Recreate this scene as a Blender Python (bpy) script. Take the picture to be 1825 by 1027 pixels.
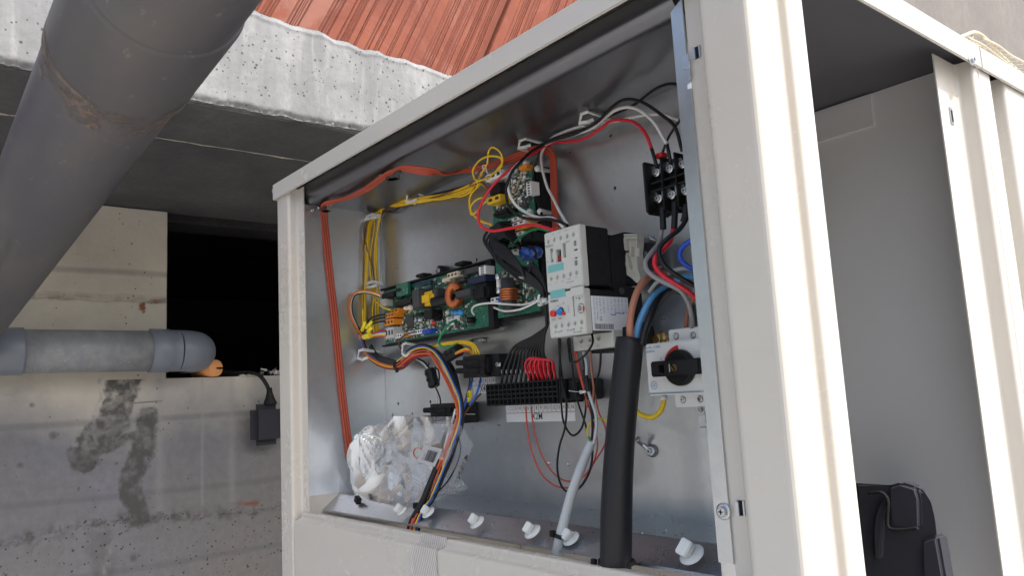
import bpy, bmesh, math, random
import numpy as np
from mathutils import Vector, Matrix

# ------------------------------------------------------------------ camera, sky, sun, exposure
for o in list(bpy.data.objects): bpy.data.objects.remove(o)
scene = bpy.context.scene
COL = scene.collection
CM = np.array([[0.6305219,0.7742934,-0.0539617],[-0.1407277,0.0456728,-0.9889943],[-0.7633071,0.6311765,0.1377622]])  # rows: camera right, down, forward
FPX = 1392.07
cam_d = bpy.data.cameras.new('camera'); cam = bpy.data.objects.new('camera', cam_d); COL.objects.link(cam)
cam_d.sensor_width = 36; cam_d.lens = FPX/1825*36; cam_d.clip_start = .01; cam_d.clip_end = 400
cam.matrix_world = Matrix(((CM[0][0],-CM[1][0],-CM[2][0],0),(CM[0][1],-CM[1][1],-CM[2][1],0),(CM[0][2],-CM[1][2],-CM[2][2],0),(0,0,0,1)))
scene.camera = cam
SUN = Vector((.60,.10,.80)).normalized()
world = bpy.data.worlds.new('World'); scene.world = world; world.use_nodes = True
wn = world.node_tree; bg = wn.nodes['Background']
sky = wn.nodes.new('ShaderNodeTexSky'); sky.sky_type = 'NISHITA'; sky.sun_disc = False
sky.sun_elevation = math.asin(SUN.z); sky.sun_rotation = math.atan2(SUN.x, SUN.y)
sky.dust_density = 5; sky.air_density = 1.2
wn.links.new(sky.outputs[0], bg.inputs[0]); bg.inputs[1].default_value = .15
sd = bpy.data.lights.new('sun','SUN'); sd.energy = 2.0; sd.angle = math.radians(.5); sd.color = (1,1,1)
so = bpy.data.objects.new('sun', sd); COL.objects.link(so); so.rotation_euler = (-SUN).to_track_quat('-Z','Y').to_euler()
vs = scene.view_settings; vs.view_transform = 'Standard'; vs.look = 'None'; vs.gamma = 1; vs.exposure = .95

# ------------------------------------------------------------------ picture measurements -> real points
CROP = {'O':(0,0,1),'A':(600,240,3.21),'B':(840,240,4.669),'C':(620,420,4.668),'D':(960,380,3.95),'E':(1020,130,3.804),
 'F':(640,580,4.281),'G':(840,580,3.211),'H':(1100,400,2.445),'I':(480,720,3.345),'J':(860,720,3.346),'N':(620,0,2.934),
 'Q':(470,250,5.136),'S':(480,760,4.277),'R':(1150,0,5.136),'T':(1250,850,5.53),'U':(1600,20,4.28),'V':(1300,500,1.949),
 'K':(0,380,2.446),'M':(0,0,2.568),'L':(0,640,2.654),'W':(1180,0,2.567)}
def ray(c, x, y):
    ox, oy, s = CROP[c]; px, py = ox+x/s, oy+y/s
    return CM.T @ np.array([(px-912.5)/FPX, (py-513.5)/FPX, 1.0])
def P(c, x, y, Y):  r = ray(c,x,y); return Vector(r*(Y/r[1]))
def PX(c, x, y, X): r = ray(c,x,y); return Vector(r*(X/r[0]))
def PZ(c, x, y, Z): r = ray(c,x,y); return Vector(r*(Z/r[2]))
def zc(p): return CM[2] @ np.array(p)
def pr(px, p): return px/2*zc(p)/FPX          # radius of something px wide (photo pixels) at p

# ------------------------------------------------------------------ mesh helpers
def bx(bm, x0,x1,y0,y1,z0,z1, bev=0, seg=2, rot=None):
    x0,x1=sorted((x0,x1)); y0,y1=sorted((y0,y1)); z0,z1=sorted((z0,z1))
    m = Matrix.Translation(((x0+x1)/2,(y0+y1)/2,(z0+z1)/2))
    if rot is not None: m = m @ rot.to_4x4()
    m = m @ Matrix.Diagonal((x1-x0,y1-y0,z1-z0,1))
    r = bmesh.ops.create_cube(bm, size=1, matrix=m)
    if bev:
        es = list({e for v in r['verts'] for e in v.link_edges})
        bmesh.ops.bevel(bm, geom=es, offset=min(bev,.45*min(x1-x0,y1-y0,z1-z0)), segments=seg, affect='EDGES', clamp_overlap=True)
def BX(*a, **k):
    bm = bmesh.new(); bx(bm,*a,**k); return bm
def frame(d):
    d = d.normalized(); u = Vector((0,0,1)) if abs(d.z)<.9 else Vector((1,0,0))
    u = (u-d*u.dot(d)).normalized(); return u, d.cross(u)
def cyl(bm, p0, p1, r, r2=None, n=20, bev=0):
    p0,p1 = Vector(p0),Vector(p1); r2 = r if r2 is None else r2
    prof = [(0,r),(1,r2)]
    L = (p1-p0).length
    if bev: prof = [(0,r-bev),(bev/L,r),(1-bev/L,r2),(1,r2-bev)]
    u,v = frame(p1-p0); rings=[]
    for t,rr in prof:
        c = p0.lerp(p1,t); rings.append([bm.verts.new(c+(u*math.cos(a)+v*math.sin(a))*rr) for a in [2*math.pi*i/n for i in range(n)]])
    for A,B in zip(rings,rings[1:]):
        for i in range(n):
            f = bm.faces.new((A[i],A[(i+1)%n],B[(i+1)%n],B[i])); f.smooth = True
    bm.faces.new(rings[0][::-1]); bm.faces.new(rings[-1])
def lathe(bm, o, ax, prof, n=24, cap=True):
    o = Vector(o); ax = Vector(ax).normalized(); u,v = frame(ax); rings=[]
    for t,r in prof:
        rings.append([bm.verts.new(o+ax*t+(u*math.cos(a)+v*math.sin(a))*max(r,1e-5)) for a in [2*math.pi*i/n for i in range(n)]])
    for A,B in zip(rings,rings[1:]):
        for i in range(n):
            f = bm.faces.new((A[i],A[(i+1)%n],B[(i+1)%n],B[i])); f.smooth=True
    if cap: bm.faces.new(rings[0][::-1]); bm.faces.new(rings[-1])
def spline(pts, k=6):
    pts = [Vector(p) for p in pts]
    if len(pts)<3: return pts
    q = [pts[0]*2-pts[1]]+pts+[pts[-1]*2-pts[-2]]; out=[]
    for i in range(1,len(q)-2):
        a,b,c,d = q[i-1:i+3]
        t0=0; t1=t0+max((b-a).length,1e-6)**.5; t2=t1+max((c-b).length,1e-6)**.5; t3=t2+max((d-c).length,1e-6)**.5
        for j in range(k):
            t = t1+(t2-t1)*j/k
            A1=a*((t1-t)/(t1-t0))+b*((t-t0)/(t1-t0)); A2=b*((t2-t)/(t2-t1))+c*((t-t1)/(t2-t1)); A3=c*((t3-t)/(t3-t2))+d*((t-t2)/(t3-t2))
            B1=A1*((t2-t)/(t2-t0))+A2*((t-t0)/(t2-t0)); B2=A2*((t3-t)/(t3-t1))+A3*((t-t1)/(t3-t1))
            out.append(B1*((t2-t)/(t2-t1))+B2*((t-t1)/(t2-t1)))
    out.append(pts[-1]); return out
def tube(bm, pts, r, n=8, k=6, smooth=True, sq=1):
    P_ = spline(pts,k) if smooth else [Vector(p) for p in pts]
    m = len(P_); T = [(P_[min(i+1,m-1)]-P_[max(i-1,0)]).normalized() for i in range(m)]
    u,_ = frame(T[0]); rings=[]
    rs = r if isinstance(r,(list,tuple)) else None
    for i in range(m):
        u = (u-T[i]*u.dot(T[i])).normalized(); v = T[i].cross(u)
        if rs: x = i/(m-1)*(len(rs)-1); a=int(min(x,len(rs)-2)); rr = rs[a]+(rs[a+1]-rs[a])*(x-a)
        else: rr = r
        rings.append([bm.verts.new(P_[i]+(u*math.cos(a)*sq+v*math.sin(a))*rr) for a in [2*math.pi*(j+.5)/n for j in range(n)]])
    for A,B in zip(rings,rings[1:]):
        for i in range(n):
            f = bm.faces.new((A[i],A[(i+1)%n],B[(i+1)%n],B[i])); f.smooth = n>4
    bm.faces.new(rings[0][::-1]); bm.faces.new(rings[-1])
def prism(bm, pts, off):
    off = Vector(off); a=[bm.verts.new(p) for p in pts]; b=[bm.verts.new(Vector(p)+off) for p in pts]
    n=len(a); bm.faces.new(a); bm.faces.new(b[::-1])
    for i in range(n): bm.faces.new((a[(i+1)%n],a[i],b[i],b[(i+1)%n]))
    bmesh.ops.recalc_face_normals(bm, faces=bm.faces[:])
OPEN={'terracotta_block'}
def obj(name, bm, m, parent=None, label=None):
    me = bpy.data.meshes.new(name)
    if isinstance(bm, bpy.types.Mesh): me = bm; me.name = name
    else:
        if name not in OPEN: bmesh.ops.recalc_face_normals(bm,faces=bm.faces[:])
        bm.to_mesh(me); bm.free()
    me.materials.clear(); me.materials.append(M[m] if isinstance(m,str) else m)
    o = bpy.data.objects.new(name, me); COL.objects.link(o)
    if parent: o.parent = parent
    if label: o['label'] = label
    return o
def thing(name, label, cat, group=None):
    o = bpy.data.objects.new(name, None); COL.objects.link(o); o.empty_display_size=.01
    o['label']=label; o['category']=cat
    if group: o['group']=group
    return o
def tag(o, label, cat, group=None):
    o['label']=label; o['category']=cat
    if group: o['group']=group
    return o
def struct(name, bm, m):
    o = obj(name,bm,m); o['kind']='structure'; return o
def cut(o, cb):
    bmesh.ops.recalc_face_normals(cb,faces=cb.faces[:])
    me = bpy.data.meshes.new('c'); cb.to_mesh(me); cb.free(); c = bpy.data.objects.new('c', me); COL.objects.link(c)
    md = o.modifiers.new('b','BOOLEAN'); md.operation='DIFFERENCE'; md.object=c; md.solver='EXACT'; md.use_self=True; md.use_hole_tolerant=True
    bpy.context.view_layer.update()
    e = o.evaluated_get(bpy.context.evaluated_depsgraph_get()); nm = bpy.data.meshes.new_from_object(e)
    o.modifiers.clear(); old=o.data
    if len(nm.polygons): o.data = nm; nm.name = old.name
    else: print('CUT FAILED', o.name)
    bpy.data.objects.remove(c)
def text(s, at, size, m, parent, u=(1,0,0), v=(0,0,1), name='lettering', align='LEFT', sx=1, ext=.00004, bold=0):
    cu = bpy.data.curves.new('t','FONT'); cu.body=s; cu.size=size; cu.align_x=align; cu.extrude=ext; cu.resolution_u=2
    if bold: cu.offset = bold*size*.5
    t = bpy.data.objects.new('t',cu); COL.objects.link(t); bpy.context.view_layer.update()
    me = bpy.data.meshes.new_from_object(t.evaluated_get(bpy.context.evaluated_depsgraph_get()))
    bpy.data.objects.remove(t)
    u,v=Vector(u).normalized(),Vector(v).normalized(); w=u.cross(v); at=Vector(at)
    for q in me.vertices: q.co = at+u*q.co.x*sx+v*q.co.y+w*(q.co.z+.00005)
    return obj(name, me, m, parent)

# ------------------------------------------------------------------ materials
M = {}
def nodes(name):
    m = bpy.data.materials.new(name); m.use_nodes=True; nt=m.node_tree; return m, nt, nt.nodes['Principled BSDF']
def N(nt, t, **k):
    n = nt.nodes.new(t)
    for a,b in k.items(): setattr(n,a,b)
    return n
def noise(nt, sc, det=4, ro=.55, vec=None, dist=0):
    n = N(nt,'ShaderNodeTexNoise'); n.inputs['Scale'].default_value=sc; n.inputs['Detail'].default_value=det; n.inputs['Roughness'].default_value=ro; n.inputs['Distortion'].default_value=dist
    if vec is not None: nt.links.new(vec, n.inputs['Vector'])
    return n.outputs['Fac']
def ramp(nt, src, a, b, ca=(0,0,0,1), cb=(1,1,1,1)):
    r = N(nt,'ShaderNodeValToRGB'); e=r.color_ramp.elements; e[0].position=a; e[1].position=b; e[0].color=ca; e[1].color=cb
    nt.links.new(src, r.inputs[0]); return r.outputs[0]
def mixc(nt, fac, a, b, mode='MIX'):
    n = N(nt,'ShaderNodeMix', data_type='RGBA', blend_type=mode)
    for s,v in ((n.inputs[0],fac),(n.inputs[6],a),(n.inputs[7],b)):
        if hasattr(v,'links'): nt.links.new(v,s)
        elif isinstance(v,(int,float)): s.default_value=v
        else: s.default_value=(*v,1) if len(v)==3 else v
    return n.outputs[2]
def math_(nt, op, a, b=0):
    n = N(nt,'ShaderNodeMath',operation=op)
    for s,v in ((n.inputs[0],a),(n.inputs[1],b)):
        if hasattr(v,'links'): nt.links.new(v,s)
        else: s.default_value=v
    return n.outputs[0]
def bump(nt, bs, h, st, dist=.001):
    b = N(nt,'ShaderNodeBump'); b.inputs['Strength'].default_value=st; b.inputs['Distance'].default_value=dist
    nt.links.new(h,b.inputs['Height']); nt.links.new(b.outputs[0],bs.inputs['Normal']); return b
def pos(nt, scale=(1,1,1)):
    g = N(nt,'ShaderNodeNewGeometry'); mp = N(nt,'ShaderNodeMapping'); mp.inputs['Scale'].default_value=scale
    nt.links.new(g.outputs['Position'],mp.inputs[0]); return mp.outputs[0]
def plastic(key, c, rough=.4, metal=0, var=.12, bs_=.15, sc=300, coat=0, spec=.5, trans=0):
    m,nt,b = nodes(key); v = pos(nt)
    n1 = noise(nt, sc*.15, 4, .6, v)
    dark = tuple(x*(1-var) for x in c); lite = tuple(min(1,x*(1+var)) for x in c)
    nt.links.new(mixc(nt,n1,dark,lite), b.inputs['Base Color'])
    r = N(nt,'ShaderNodeMapRange'); r.inputs['To Min'].default_value=max(.03,rough-.08); r.inputs['To Max'].default_value=rough+.1
    nt.links.new(noise(nt,sc*.3,3,.6,v), r.inputs[0]); nt.links.new(r.outputs[0], b.inputs['Roughness'])
    b.inputs['Metallic'].default_value=metal; b.inputs['Specular IOR Level'].default_value=spec
    if coat: b.inputs['Coat Weight'].default_value=coat; b.inputs['Coat Roughness'].default_value=.1
    if trans: b.inputs['Transmission Weight'].default_value=trans
    if bs_: bump(nt,b,noise(nt,sc*3,2,.5,v),bs_,.0004)
    M[key]=m; return m
def paint(key,c,rough):
    m,nt,b=nodes(key); v=pos(nt); big=noise(nt,6,6,.65,v,.5); sm=noise(nt,50,5,.7,v); st=noise(nt,1,5,.6,pos(nt,(60,60,5)))
    col=mixc(nt,ramp(nt,big,.4,.75),c,tuple(x*.96 for x in c)); col=mixc(nt,math_(nt,'MULTIPLY',ramp(nt,sm,.60,.74),.012),col,(c[0]*.62,c[1]*.58,c[2]*.52))
    col=mixc(nt,math_(nt,'MULTIPLY',ramp(nt,st,.60,.72),.05),col,tuple(x*.6 for x in c)); nt.links.new(col,b.inputs['Base Color'])
    r=N(nt,'ShaderNodeMapRange'); r.inputs['To Min'].default_value=rough-.08; r.inputs['To Max'].default_value=rough+.16; nt.links.new(math_(nt,'ADD',math_(nt,'MULTIPLY',big,.6),math_(nt,'MULTIPLY',sm,.4)),r.inputs[0]); nt.links.new(r.outputs[0],b.inputs['Roughness'])
    bump(nt,b,math_(nt,'ADD',noise(nt,900,2,.5,v),math_(nt,'MULTIPLY',noise(nt,9,2,.5,v),2)),.06,.0006); M[key]=m
paint('paint',(.575,.545,.495),.22); paint('paint_lit',(.84,.83,.82),.3); paint('paint_shade',(.10,.098,.108),.45)  # cabinet paint, then lightened and darkened copies carrying light and shade
plastic('paint_light',(.70,.68,.64),.28,var=.02,bs_=.10,sc=260)
plastic('black',(.011,.011,.012),.42,bs_=.2,spec=.3)
plastic('black_matt',(.012,.012,.014),.6,bs_=.3,spec=.3)
plastic('black_wire',(.009,.009,.011),.38,bs_=.1,spec=.35)
plastic('sleeve',(.012,.012,.015),.45,bs_=.25,sc=200,spec=.35)
plastic('dark_blue',(.02,.03,.07),.4)
plastic('white_plastic',(.78,.78,.76),.38,var=.04)
plastic('nylon',(.80,.82,.80),.35,var=.05,trans=.15)
plastic('lgrey',(.52,.53,.50),.42,var=.04)
plastic('beige_term',(.50,.49,.43),.45,var=.05)
plastic('white_wire',(.70,.69,.66),.38,var=.05)
plastic('grey_wire',(.27,.27,.27),.4,var=.06)
plastic('lgrey_cable',(.46,.49,.50),.42,var=.05)
plastic('red_wire',(.62,.015,.03),.36,var=.08)
plastic('salmon_wire',(.55,.075,.05),.4,var=.08)
plastic('orange_wire',(.75,.14,.02),.4,var=.08)
plastic('yellow_wire',(.78,.50,.015),.38,var=.1)
plastic('blue_wire',(.03,.12,.45),.38,var=.08)
plastic('bright_blue',(.015,.08,.55),.36,var=.08)
plastic('light_blue',(.10,.30,.55),.38,var=.08)
plastic('brown_wire',(.13,.045,.025),.42,var=.1)
plastic('brown_core',(.40,.16,.10),.42,var=.1)
plastic('dred_wire',(.25,.02,.02),.4,var=.1)
plastic('green_wire',(.01,.22,.09),.38,var=.08)
plastic('silicone',(.40,.062,.028),.45,var=.12,sc=500)
plastic('steel',(.62,.63,.64),.28,metal=1,var=.1)
plastic('zinc',(.55,.57,.60),.34,metal=.9,var=.12)
plastic('brass',(.70,.48,.20),.3,metal=1,var=.12)
plastic('dark_metal',(.10,.10,.10),.5,metal=.6)
plastic('void',(.004,.004,.005),.9,bs_=0)
plastic('teal',(.16,.42,.42),.5,var=.04)
plastic('red_btn',(.60,.02,.015),.35)
plastic('blue_btn',(.02,.22,.60),.35)
plastic('blue_cap',(.02,.22,.50),.25,coat=.5)
plastic('varistor',(.02,.08,.35),.25,coat=.5)
plastic('orange_conn',(.75,.26,.02),.4)
plastic('yellow_conn',(.78,.48,.02),.42)
plastic('yellow_tag',(.85,.70,.03),.45)
plastic('foam_orange',(.75,.33,.12),.75,bs_=.6,sc=120)
plastic('ink',(.03,.03,.035),.5,bs_=0)
plastic('ink_grey',(.22,.22,.22),.5,bs_=0)
plastic('ink_blue',(.05,.22,.42),.5,bs_=0)
plastic('ink_pen',(.03,.05,.45),.5,bs_=0)
plastic('ink_white',(.7,.7,.7),.5,bs_=0)
plastic('sticker',(.80,.81,.83),.4,var=.03)
plastic('resin_cream',(.62,.55,.40),.4)
plastic('copper',(.62,.19,.06),.3,metal=.7,coat=.4)
plastic('lblack',(.05,.05,.055),.5)
plastic('pvc',(.125,.12,.135),.42,var=.10,bs_=.1,sc=60)
plastic('pvc_blue',(.17,.19,.225),.38,var=.08,bs_=.1,sc=60)
plastic('guard',(.55,.50,.38),.5,var=.05)
plastic('etch',(.55,.56,.57),.6,metal=.3)
plastic('foam_black',(.026,.026,.036),.85,bs_=.5,sc=90)
plastic('white_dirty',(.6,.58,.57),.7,var=.2)
def pvc_pipe(key, c, dirt, sc):
    m,nt,b = nodes(key); v=pos(nt,(1,2.5,2.5))
    n1=noise(nt,sc,6,.65,v,.4); n2=noise(nt,sc*7,5,.7,v)
    col=mixc(nt,ramp(nt,n1,.45,.7),c,dirt); col=mixc(nt,ramp(nt,n2,.62,.75),col,tuple(min(1,x*1.8) for x in dirt))
    nt.links.new(col,b.inputs['Base Color']); r=N(nt,'ShaderNodeMapRange'); r.inputs['To Min'].default_value=.3; r.inputs['To Max'].default_value=.6
    nt.links.new(n1,r.inputs[0]); nt.links.new(r.outputs[0],b.inputs['Roughness']); bump(nt,b,n2,.15,.001); M[key]=m
pvc_pipe('pvc_near',(.072,.068,.078),(.10,.092,.088),5)
pvc_pipe('pvc_far',(.21,.22,.235),(.30,.305,.31),9)
# galvanised sheet
def galv(key, c, r0, r1, sp=1, scr=(6,6,1.2), bs=.25):
    m,nt,b = nodes(key); v=pos(nt)
    vo = N(nt,'ShaderNodeTexVoronoi'); vo.inputs['Scale'].default_value=130; nt.links.new(v,vo.inputs['Vector'])
    big = noise(nt,7,5,.6,v); fine = noise(nt,60,4,.6,pos(nt,scr))
    c2 = tuple(x*.80 for x in c)
    col = mixc(nt,big,c2,c); sep=N(nt,'ShaderNodeSeparateColor'); nt.links.new(vo.outputs['Color'],sep.inputs[0])
    col = mixc(nt,math_(nt,'MULTIPLY',sep.outputs[0],.10*sp),col,(1,1,1)); nt.links.new(col,b.inputs['Base Color'])
    b.inputs['Metallic'].default_value=.9
    r=N(nt,'ShaderNodeMapRange'); r.inputs['To Min'].default_value=r0; r.inputs['To Max'].default_value=r1
    nt.links.new(math_(nt,'ADD',math_(nt,'MULTIPLY',sep.outputs[1],.25),math_(nt,'MULTIPLY',fine,.75)),r.inputs[0]); nt.links.new(r.outputs[0],b.inputs['Roughness'])
    bump(nt,b,math_(nt,'ADD',noise(nt,5,2,.5,v),math_(nt,'MULTIPLY',fine,.02)),bs,.004); M[key]=m
galv('galv',(.60,.62,.63),.24,.38,sp=.6); galv('galv_shade',(.20,.205,.22),.26,.34,sp=.1,bs=.10); galv('galv_tray',(.52,.54,.58),.24,.34,sp=.15,bs=.12); galv('galv_bright',(.76,.80,.85),.26,.42)  # second copy is darkened, putting the box ceiling's shade into its colour
# concrete
def concrete(key, c1, c2, streak=0, pier=None, pores=1, warm=None, attr=False, bst=.5, sc=1):
    m,nt,b = nodes(key); v=pos(nt)
    a = noise(nt,3*sc,8,.62,v,.3); f = noise(nt,45*sc,6,.7,v); col = mixc(nt,ramp(nt,a,.32,.68),c1,c2)
    if warm:
        col = mixc(nt,ramp(nt,noise(nt,1.3,4,.5,v),.45,.62),col,warm)
    if streak:
        s = noise(nt,1,5,.6,pos(nt,(9,14,1.6))); col = mixc(nt,math_(nt,'MULTIPLY',ramp(nt,s,.40,.66),streak),col,tuple(x*.62 for x in c1))
        s2 = noise(nt,1,7,.65,pos(nt,(26,34,7)),.6); col = mixc(nt,math_(nt,'MULTIPLY',ramp(nt,s2,.50,.66),.45),col,(.37,.37,.37))
    col = mixc(nt,math_(nt,'MULTIPLY',ramp(nt,f,.35,.70),.50),col,tuple(x*.7 for x in c1))
    if pier:
        sz=N(nt,'ShaderNodeSeparateXYZ'); nt.links.new(pos(nt),sz.inputs[0]); up=ramp(nt,math_(nt,'ADD',sz.outputs[2],math_(nt,'MULTIPLY',noise(nt,3,4,.6,pos(nt)),.3)),.08,.28)
        col = mixc(nt,math_(nt,'MULTIPLY',up,ramp(nt,a,.30,.60,(.55,.55,.55,1),(1,1,1,1))),col,pier)
        bd=N(nt,'ShaderNodeTexWave',wave_type='BANDS',bands_direction='Z'); bd.inputs['Scale'].default_value=1.6; bd.inputs['Distortion'].default_value=1.2; bd.inputs['Detail'].default_value=4; nt.links.new(pos(nt,(.3,.3,1)),bd.inputs['Vector'])
        col = mixc(nt,math_(nt,'MULTIPLY',ramp(nt,bd.outputs['Fac'],.0,.03,(1,1,1,1),(0,0,0,1)),.4),col,tuple(x*.6 for x in c1))
    if attr:
        at = N(nt,'ShaderNodeAttribute',attribute_name='stain'); sp=N(nt,'ShaderNodeSeparateColor'); nt.links.new(at.outputs['Color'],sp.inputs[0])
        col = mixc(nt,sp.outputs[0],col,(.080,.078,.075)); col = mixc(nt,sp.outputs[1],col,(.29,.285,.29)); col = mixc(nt,sp.outputs[2],col,(.20,.085,.05))
    vo = N(nt,'ShaderNodeTexVoronoi'); vo.inputs['Scale'].default_value=140*sc; vo.inputs['Randomness'].default_value=1
    nt.links.new(v,vo.inputs['Vector']); sep=N(nt,'ShaderNodeSeparateColor'); nt.links.new(vo.outputs['Color'],sep.inputs[0])
    thr = math_(nt,'MULTIPLY',math_(nt,'POWER',sep.outputs[0],9),.42*pores)
    hole = math_(nt,'LESS_THAN',math_(nt,'ADD',vo.outputs['Distance'],math_(nt,'MULTIPLY',noise(nt,200,2,.5,v),.09)),thr)
    col = mixc(nt,math_(nt,'MULTIPLY',hole,.85),col,tuple(x*.2 for x in c1))
    nt.links.new(col,b.inputs['Base Color']); b.inputs['Roughness'].default_value=.88
    h = math_(nt,'SUBTRACT',math_(nt,'ADD',math_(nt,'MULTIPLY',a,.6),math_(nt,'MULTIPLY',f,.5)),hole)
    bump(nt,b,h,bst,.004); M[key]=m
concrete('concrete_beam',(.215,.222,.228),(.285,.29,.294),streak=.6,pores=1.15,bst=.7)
concrete('concrete_soffit',(.065,.064,.068),(.125,.122,.124),bst=.4,sc=1.5,pores=.5)  # darker concrete: the shade of the undersides is put into the colour
concrete('concrete_wall',(.175,.178,.20),(.215,.218,.245),pores=1.15,attr=True,warm=(.20,.195,.19),pier=(.54,.50,.43),bst=.9)
concrete('concrete_pier',(.36,.31,.25),(.44,.39,.32),pores=.9,bst=.5)
concrete('concrete_rear',(.165,.15,.14),(.21,.195,.182),streak=0,pores=.3,sc=.5)
concrete('concrete_ground',(.37,.36,.34),(.46,.45,.43))
concrete('crust',(.42,.38,.31),(.60,.57,.50),pores=1.5,bst=1,sc=3)
# terracotta
m,nt,b = nodes('terracotta'); v=pos(nt); a=noise(nt,9,6,.6,v,.5)
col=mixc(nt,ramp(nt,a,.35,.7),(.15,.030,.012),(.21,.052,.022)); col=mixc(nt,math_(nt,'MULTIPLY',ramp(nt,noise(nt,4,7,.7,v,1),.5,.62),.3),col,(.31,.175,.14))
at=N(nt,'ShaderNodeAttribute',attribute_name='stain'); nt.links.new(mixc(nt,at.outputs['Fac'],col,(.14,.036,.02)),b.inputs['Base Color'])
b.inputs['Roughness'].default_value=.75; bump(nt,b,noise(nt,80,5,.7,v),.4,.002); M['terracotta']=m
# printed circuit board
m,nt,b = nodes('pcb'); v=pos(nt)
br=N(nt,'ShaderNodeTexVoronoi',distance='MANHATTAN',feature='F1'); br.inputs['Scale'].default_value=330; nt.links.new(v,br.inputs['Vector'])
sep=N(nt,'ShaderNodeSeparateColor'); nt.links.new(br.outputs['Color'],sep.inputs[0])
tr=N(nt,'ShaderNodeTexVoronoi',distance='CHEBYCHEV',feature='DISTANCE_TO_EDGE'); tr.distance='CHEBYCHEV' if hasattr(tr,'distance') else tr.distance
tr.inputs['Scale'].default_value=180; nt.links.new(v,tr.inputs['Vector'])
col=mixc(nt,noise(nt,20,3,.5,v),(.012,.085,.055),(.022,.14,.09))
col=mixc(nt,math_(nt,'MULTIPLY',math_(nt,'LESS_THAN',tr.outputs['Distance'],.05),.5),col,(.05,.28,.17))
sp=math_(nt,'MULTIPLY',math_(nt,'GREATER_THAN',sep.outputs[0],.5),math_(nt,'LESS_THAN',br.outputs['Distance'],.33))
sp=math_(nt,'MULTIPLY',sp,ramp(nt,noise(nt,55,2,.5,v),.45,.5)); col=mixc(nt,math_(nt,'MULTIPLY',sp,.8),col,(.48,.55,.5))
nt.links.new(col,b.inputs['Base Color']); b.inputs['Roughness'].default_value=.3; M['pcb']=m
# clear film
m,nt,b = nodes('film'); nt.nodes.remove(b); out=nt.nodes['Material Output']
tb=N(nt,'ShaderNodeBsdfTransparent'); tb.inputs[0].default_value=(.975,.985,1,1); gl=N(nt,'ShaderNodeBsdfGlossy'); gl.inputs['Roughness'].default_value=.24; gl.inputs[0].default_value=(1,1,1,1)
df=N(nt,'ShaderNodeBsdfDiffuse'); df.inputs[0].default_value=(.93,.94,.95,1); fr=N(nt,'ShaderNodeFresnel'); fr.inputs[0].default_value=1.17
bp=N(nt,'ShaderNodeBump'); bp.inputs['Strength'].default_value=.25; bp.inputs['Distance'].default_value=.002; nt.links.new(noise(nt,28,3,.5,pos(nt,(1,1,.35)),1.2),bp.inputs['Height'])
for q in (gl,df,fr): nt.links.new(bp.outputs[0],q.inputs['Normal'])
m1=N(nt,'ShaderNodeMixShader'); m1.inputs[0].default_value=.24; tl=N(nt,'ShaderNodeBsdfTranslucent'); tl.inputs[0].default_value=(.95,.96,.97,1); m0=N(nt,'ShaderNodeMixShader'); nt.links.new(df.outputs[0],m0.inputs[1]); nt.links.new(tl.outputs[0],m0.inputs[2]); nt.links.new(tb.outputs[0],m1.inputs[1]); nt.links.new(m0.outputs[0],m1.inputs[2])
m2=N(nt,'ShaderNodeMixShader'); nt.links.new(fr.outputs[0],m2.inputs[0]); nt.links.new(m1.outputs[0],m2.inputs[1]); nt.links.new(gl.outputs[0],m2.inputs[2])
nt.links.new(m2.outputs[0],out.inputs[0]); M['film']=m
# woven strapping tape, translucent
m,nt,b = nodes('tape'); w=N(nt,'ShaderNodeTexWave',wave_type='BANDS',bands_direction='DIAGONAL'); w.inputs['Scale'].default_value=190; w.inputs['Distortion'].default_value=.6; nt.links.new(pos(nt,(1,1,.3)),w.inputs['Vector'])
nt.links.new(mixc(nt,w.outputs['Fac'],(.42,.39,.36),(.85,.83,.80)),b.inputs['Base Color']); b.inputs['Roughness'].default_value=.3; b.inputs['Alpha'].default_value=.72
bump(nt,b,w.outputs['Fac'],.5,.0006); M['tape']=m
# patchy glue and dirt film
m,nt,b = nodes('grime'); v=pos(nt,(1,1,1)); nt.links.new(ramp(nt,noise(nt,18,7,.7,v,1),.46,.56),b.inputs['Alpha']); nt.links.new(mixc(nt,noise(nt,40,4,.6,v),(.09,.06,.05),(.22,.18,.15)),b.inputs['Base Color']); b.inputs['Roughness'].default_value=.7; M['grime']=m
# green/yellow earth wire
m,nt,b = nodes('earth'); w=noise(nt,38,1,.4,pos(nt,(1,1,1))); nt.links.new(ramp(nt,w,.49,.51,(.02,.25,.05,1),(.8,.55,.02,1)),b.inputs['Base Color']); b.inputs['Roughness'].default_value=.38; M['earth']=m
# ------------------------------------------------------------------ setting
def fbm(x, y, sc=1, oc=5, seed=1, ro=.55):
    out=np.zeros_like(x,dtype=float); amp=1; tot=0; rs=np.random.RandomState(seed)
    tab=rs.rand(512,512)
    for o in range(oc):
        X=x*sc*2**o+o*17.3; Y=y*sc*2**o+o*9.1; xi=np.floor(X).astype(int); yi=np.floor(Y).astype(int); fx=X-xi; fy=Y-yi
        fx=fx*fx*(3-2*fx); fy=fy*fy*(3-2*fy)
        g=lambda i,j: tab[(xi+i)%512,(yi+j)%512]
        out+=amp*((g(0,0)*(1-fx)+g(1,0)*fx)*(1-fy)+(g(0,1)*(1-fx)+g(1,1)*fx)*fy); tot+=amp; amp*=ro
    return out/tot-.5
def seg_d(y,z,a,b):
    ax,ay=a; bx_,by_=b; dx,dy=bx_-ax,by_-ay; t=np.clip(((y-ax)*dx+(z-ay)*dy)/(dx*dx+dy*dy+1e-12),0,1)
    return np.hypot(y-ax-t*dx,z-ay-t*dy)
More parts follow.
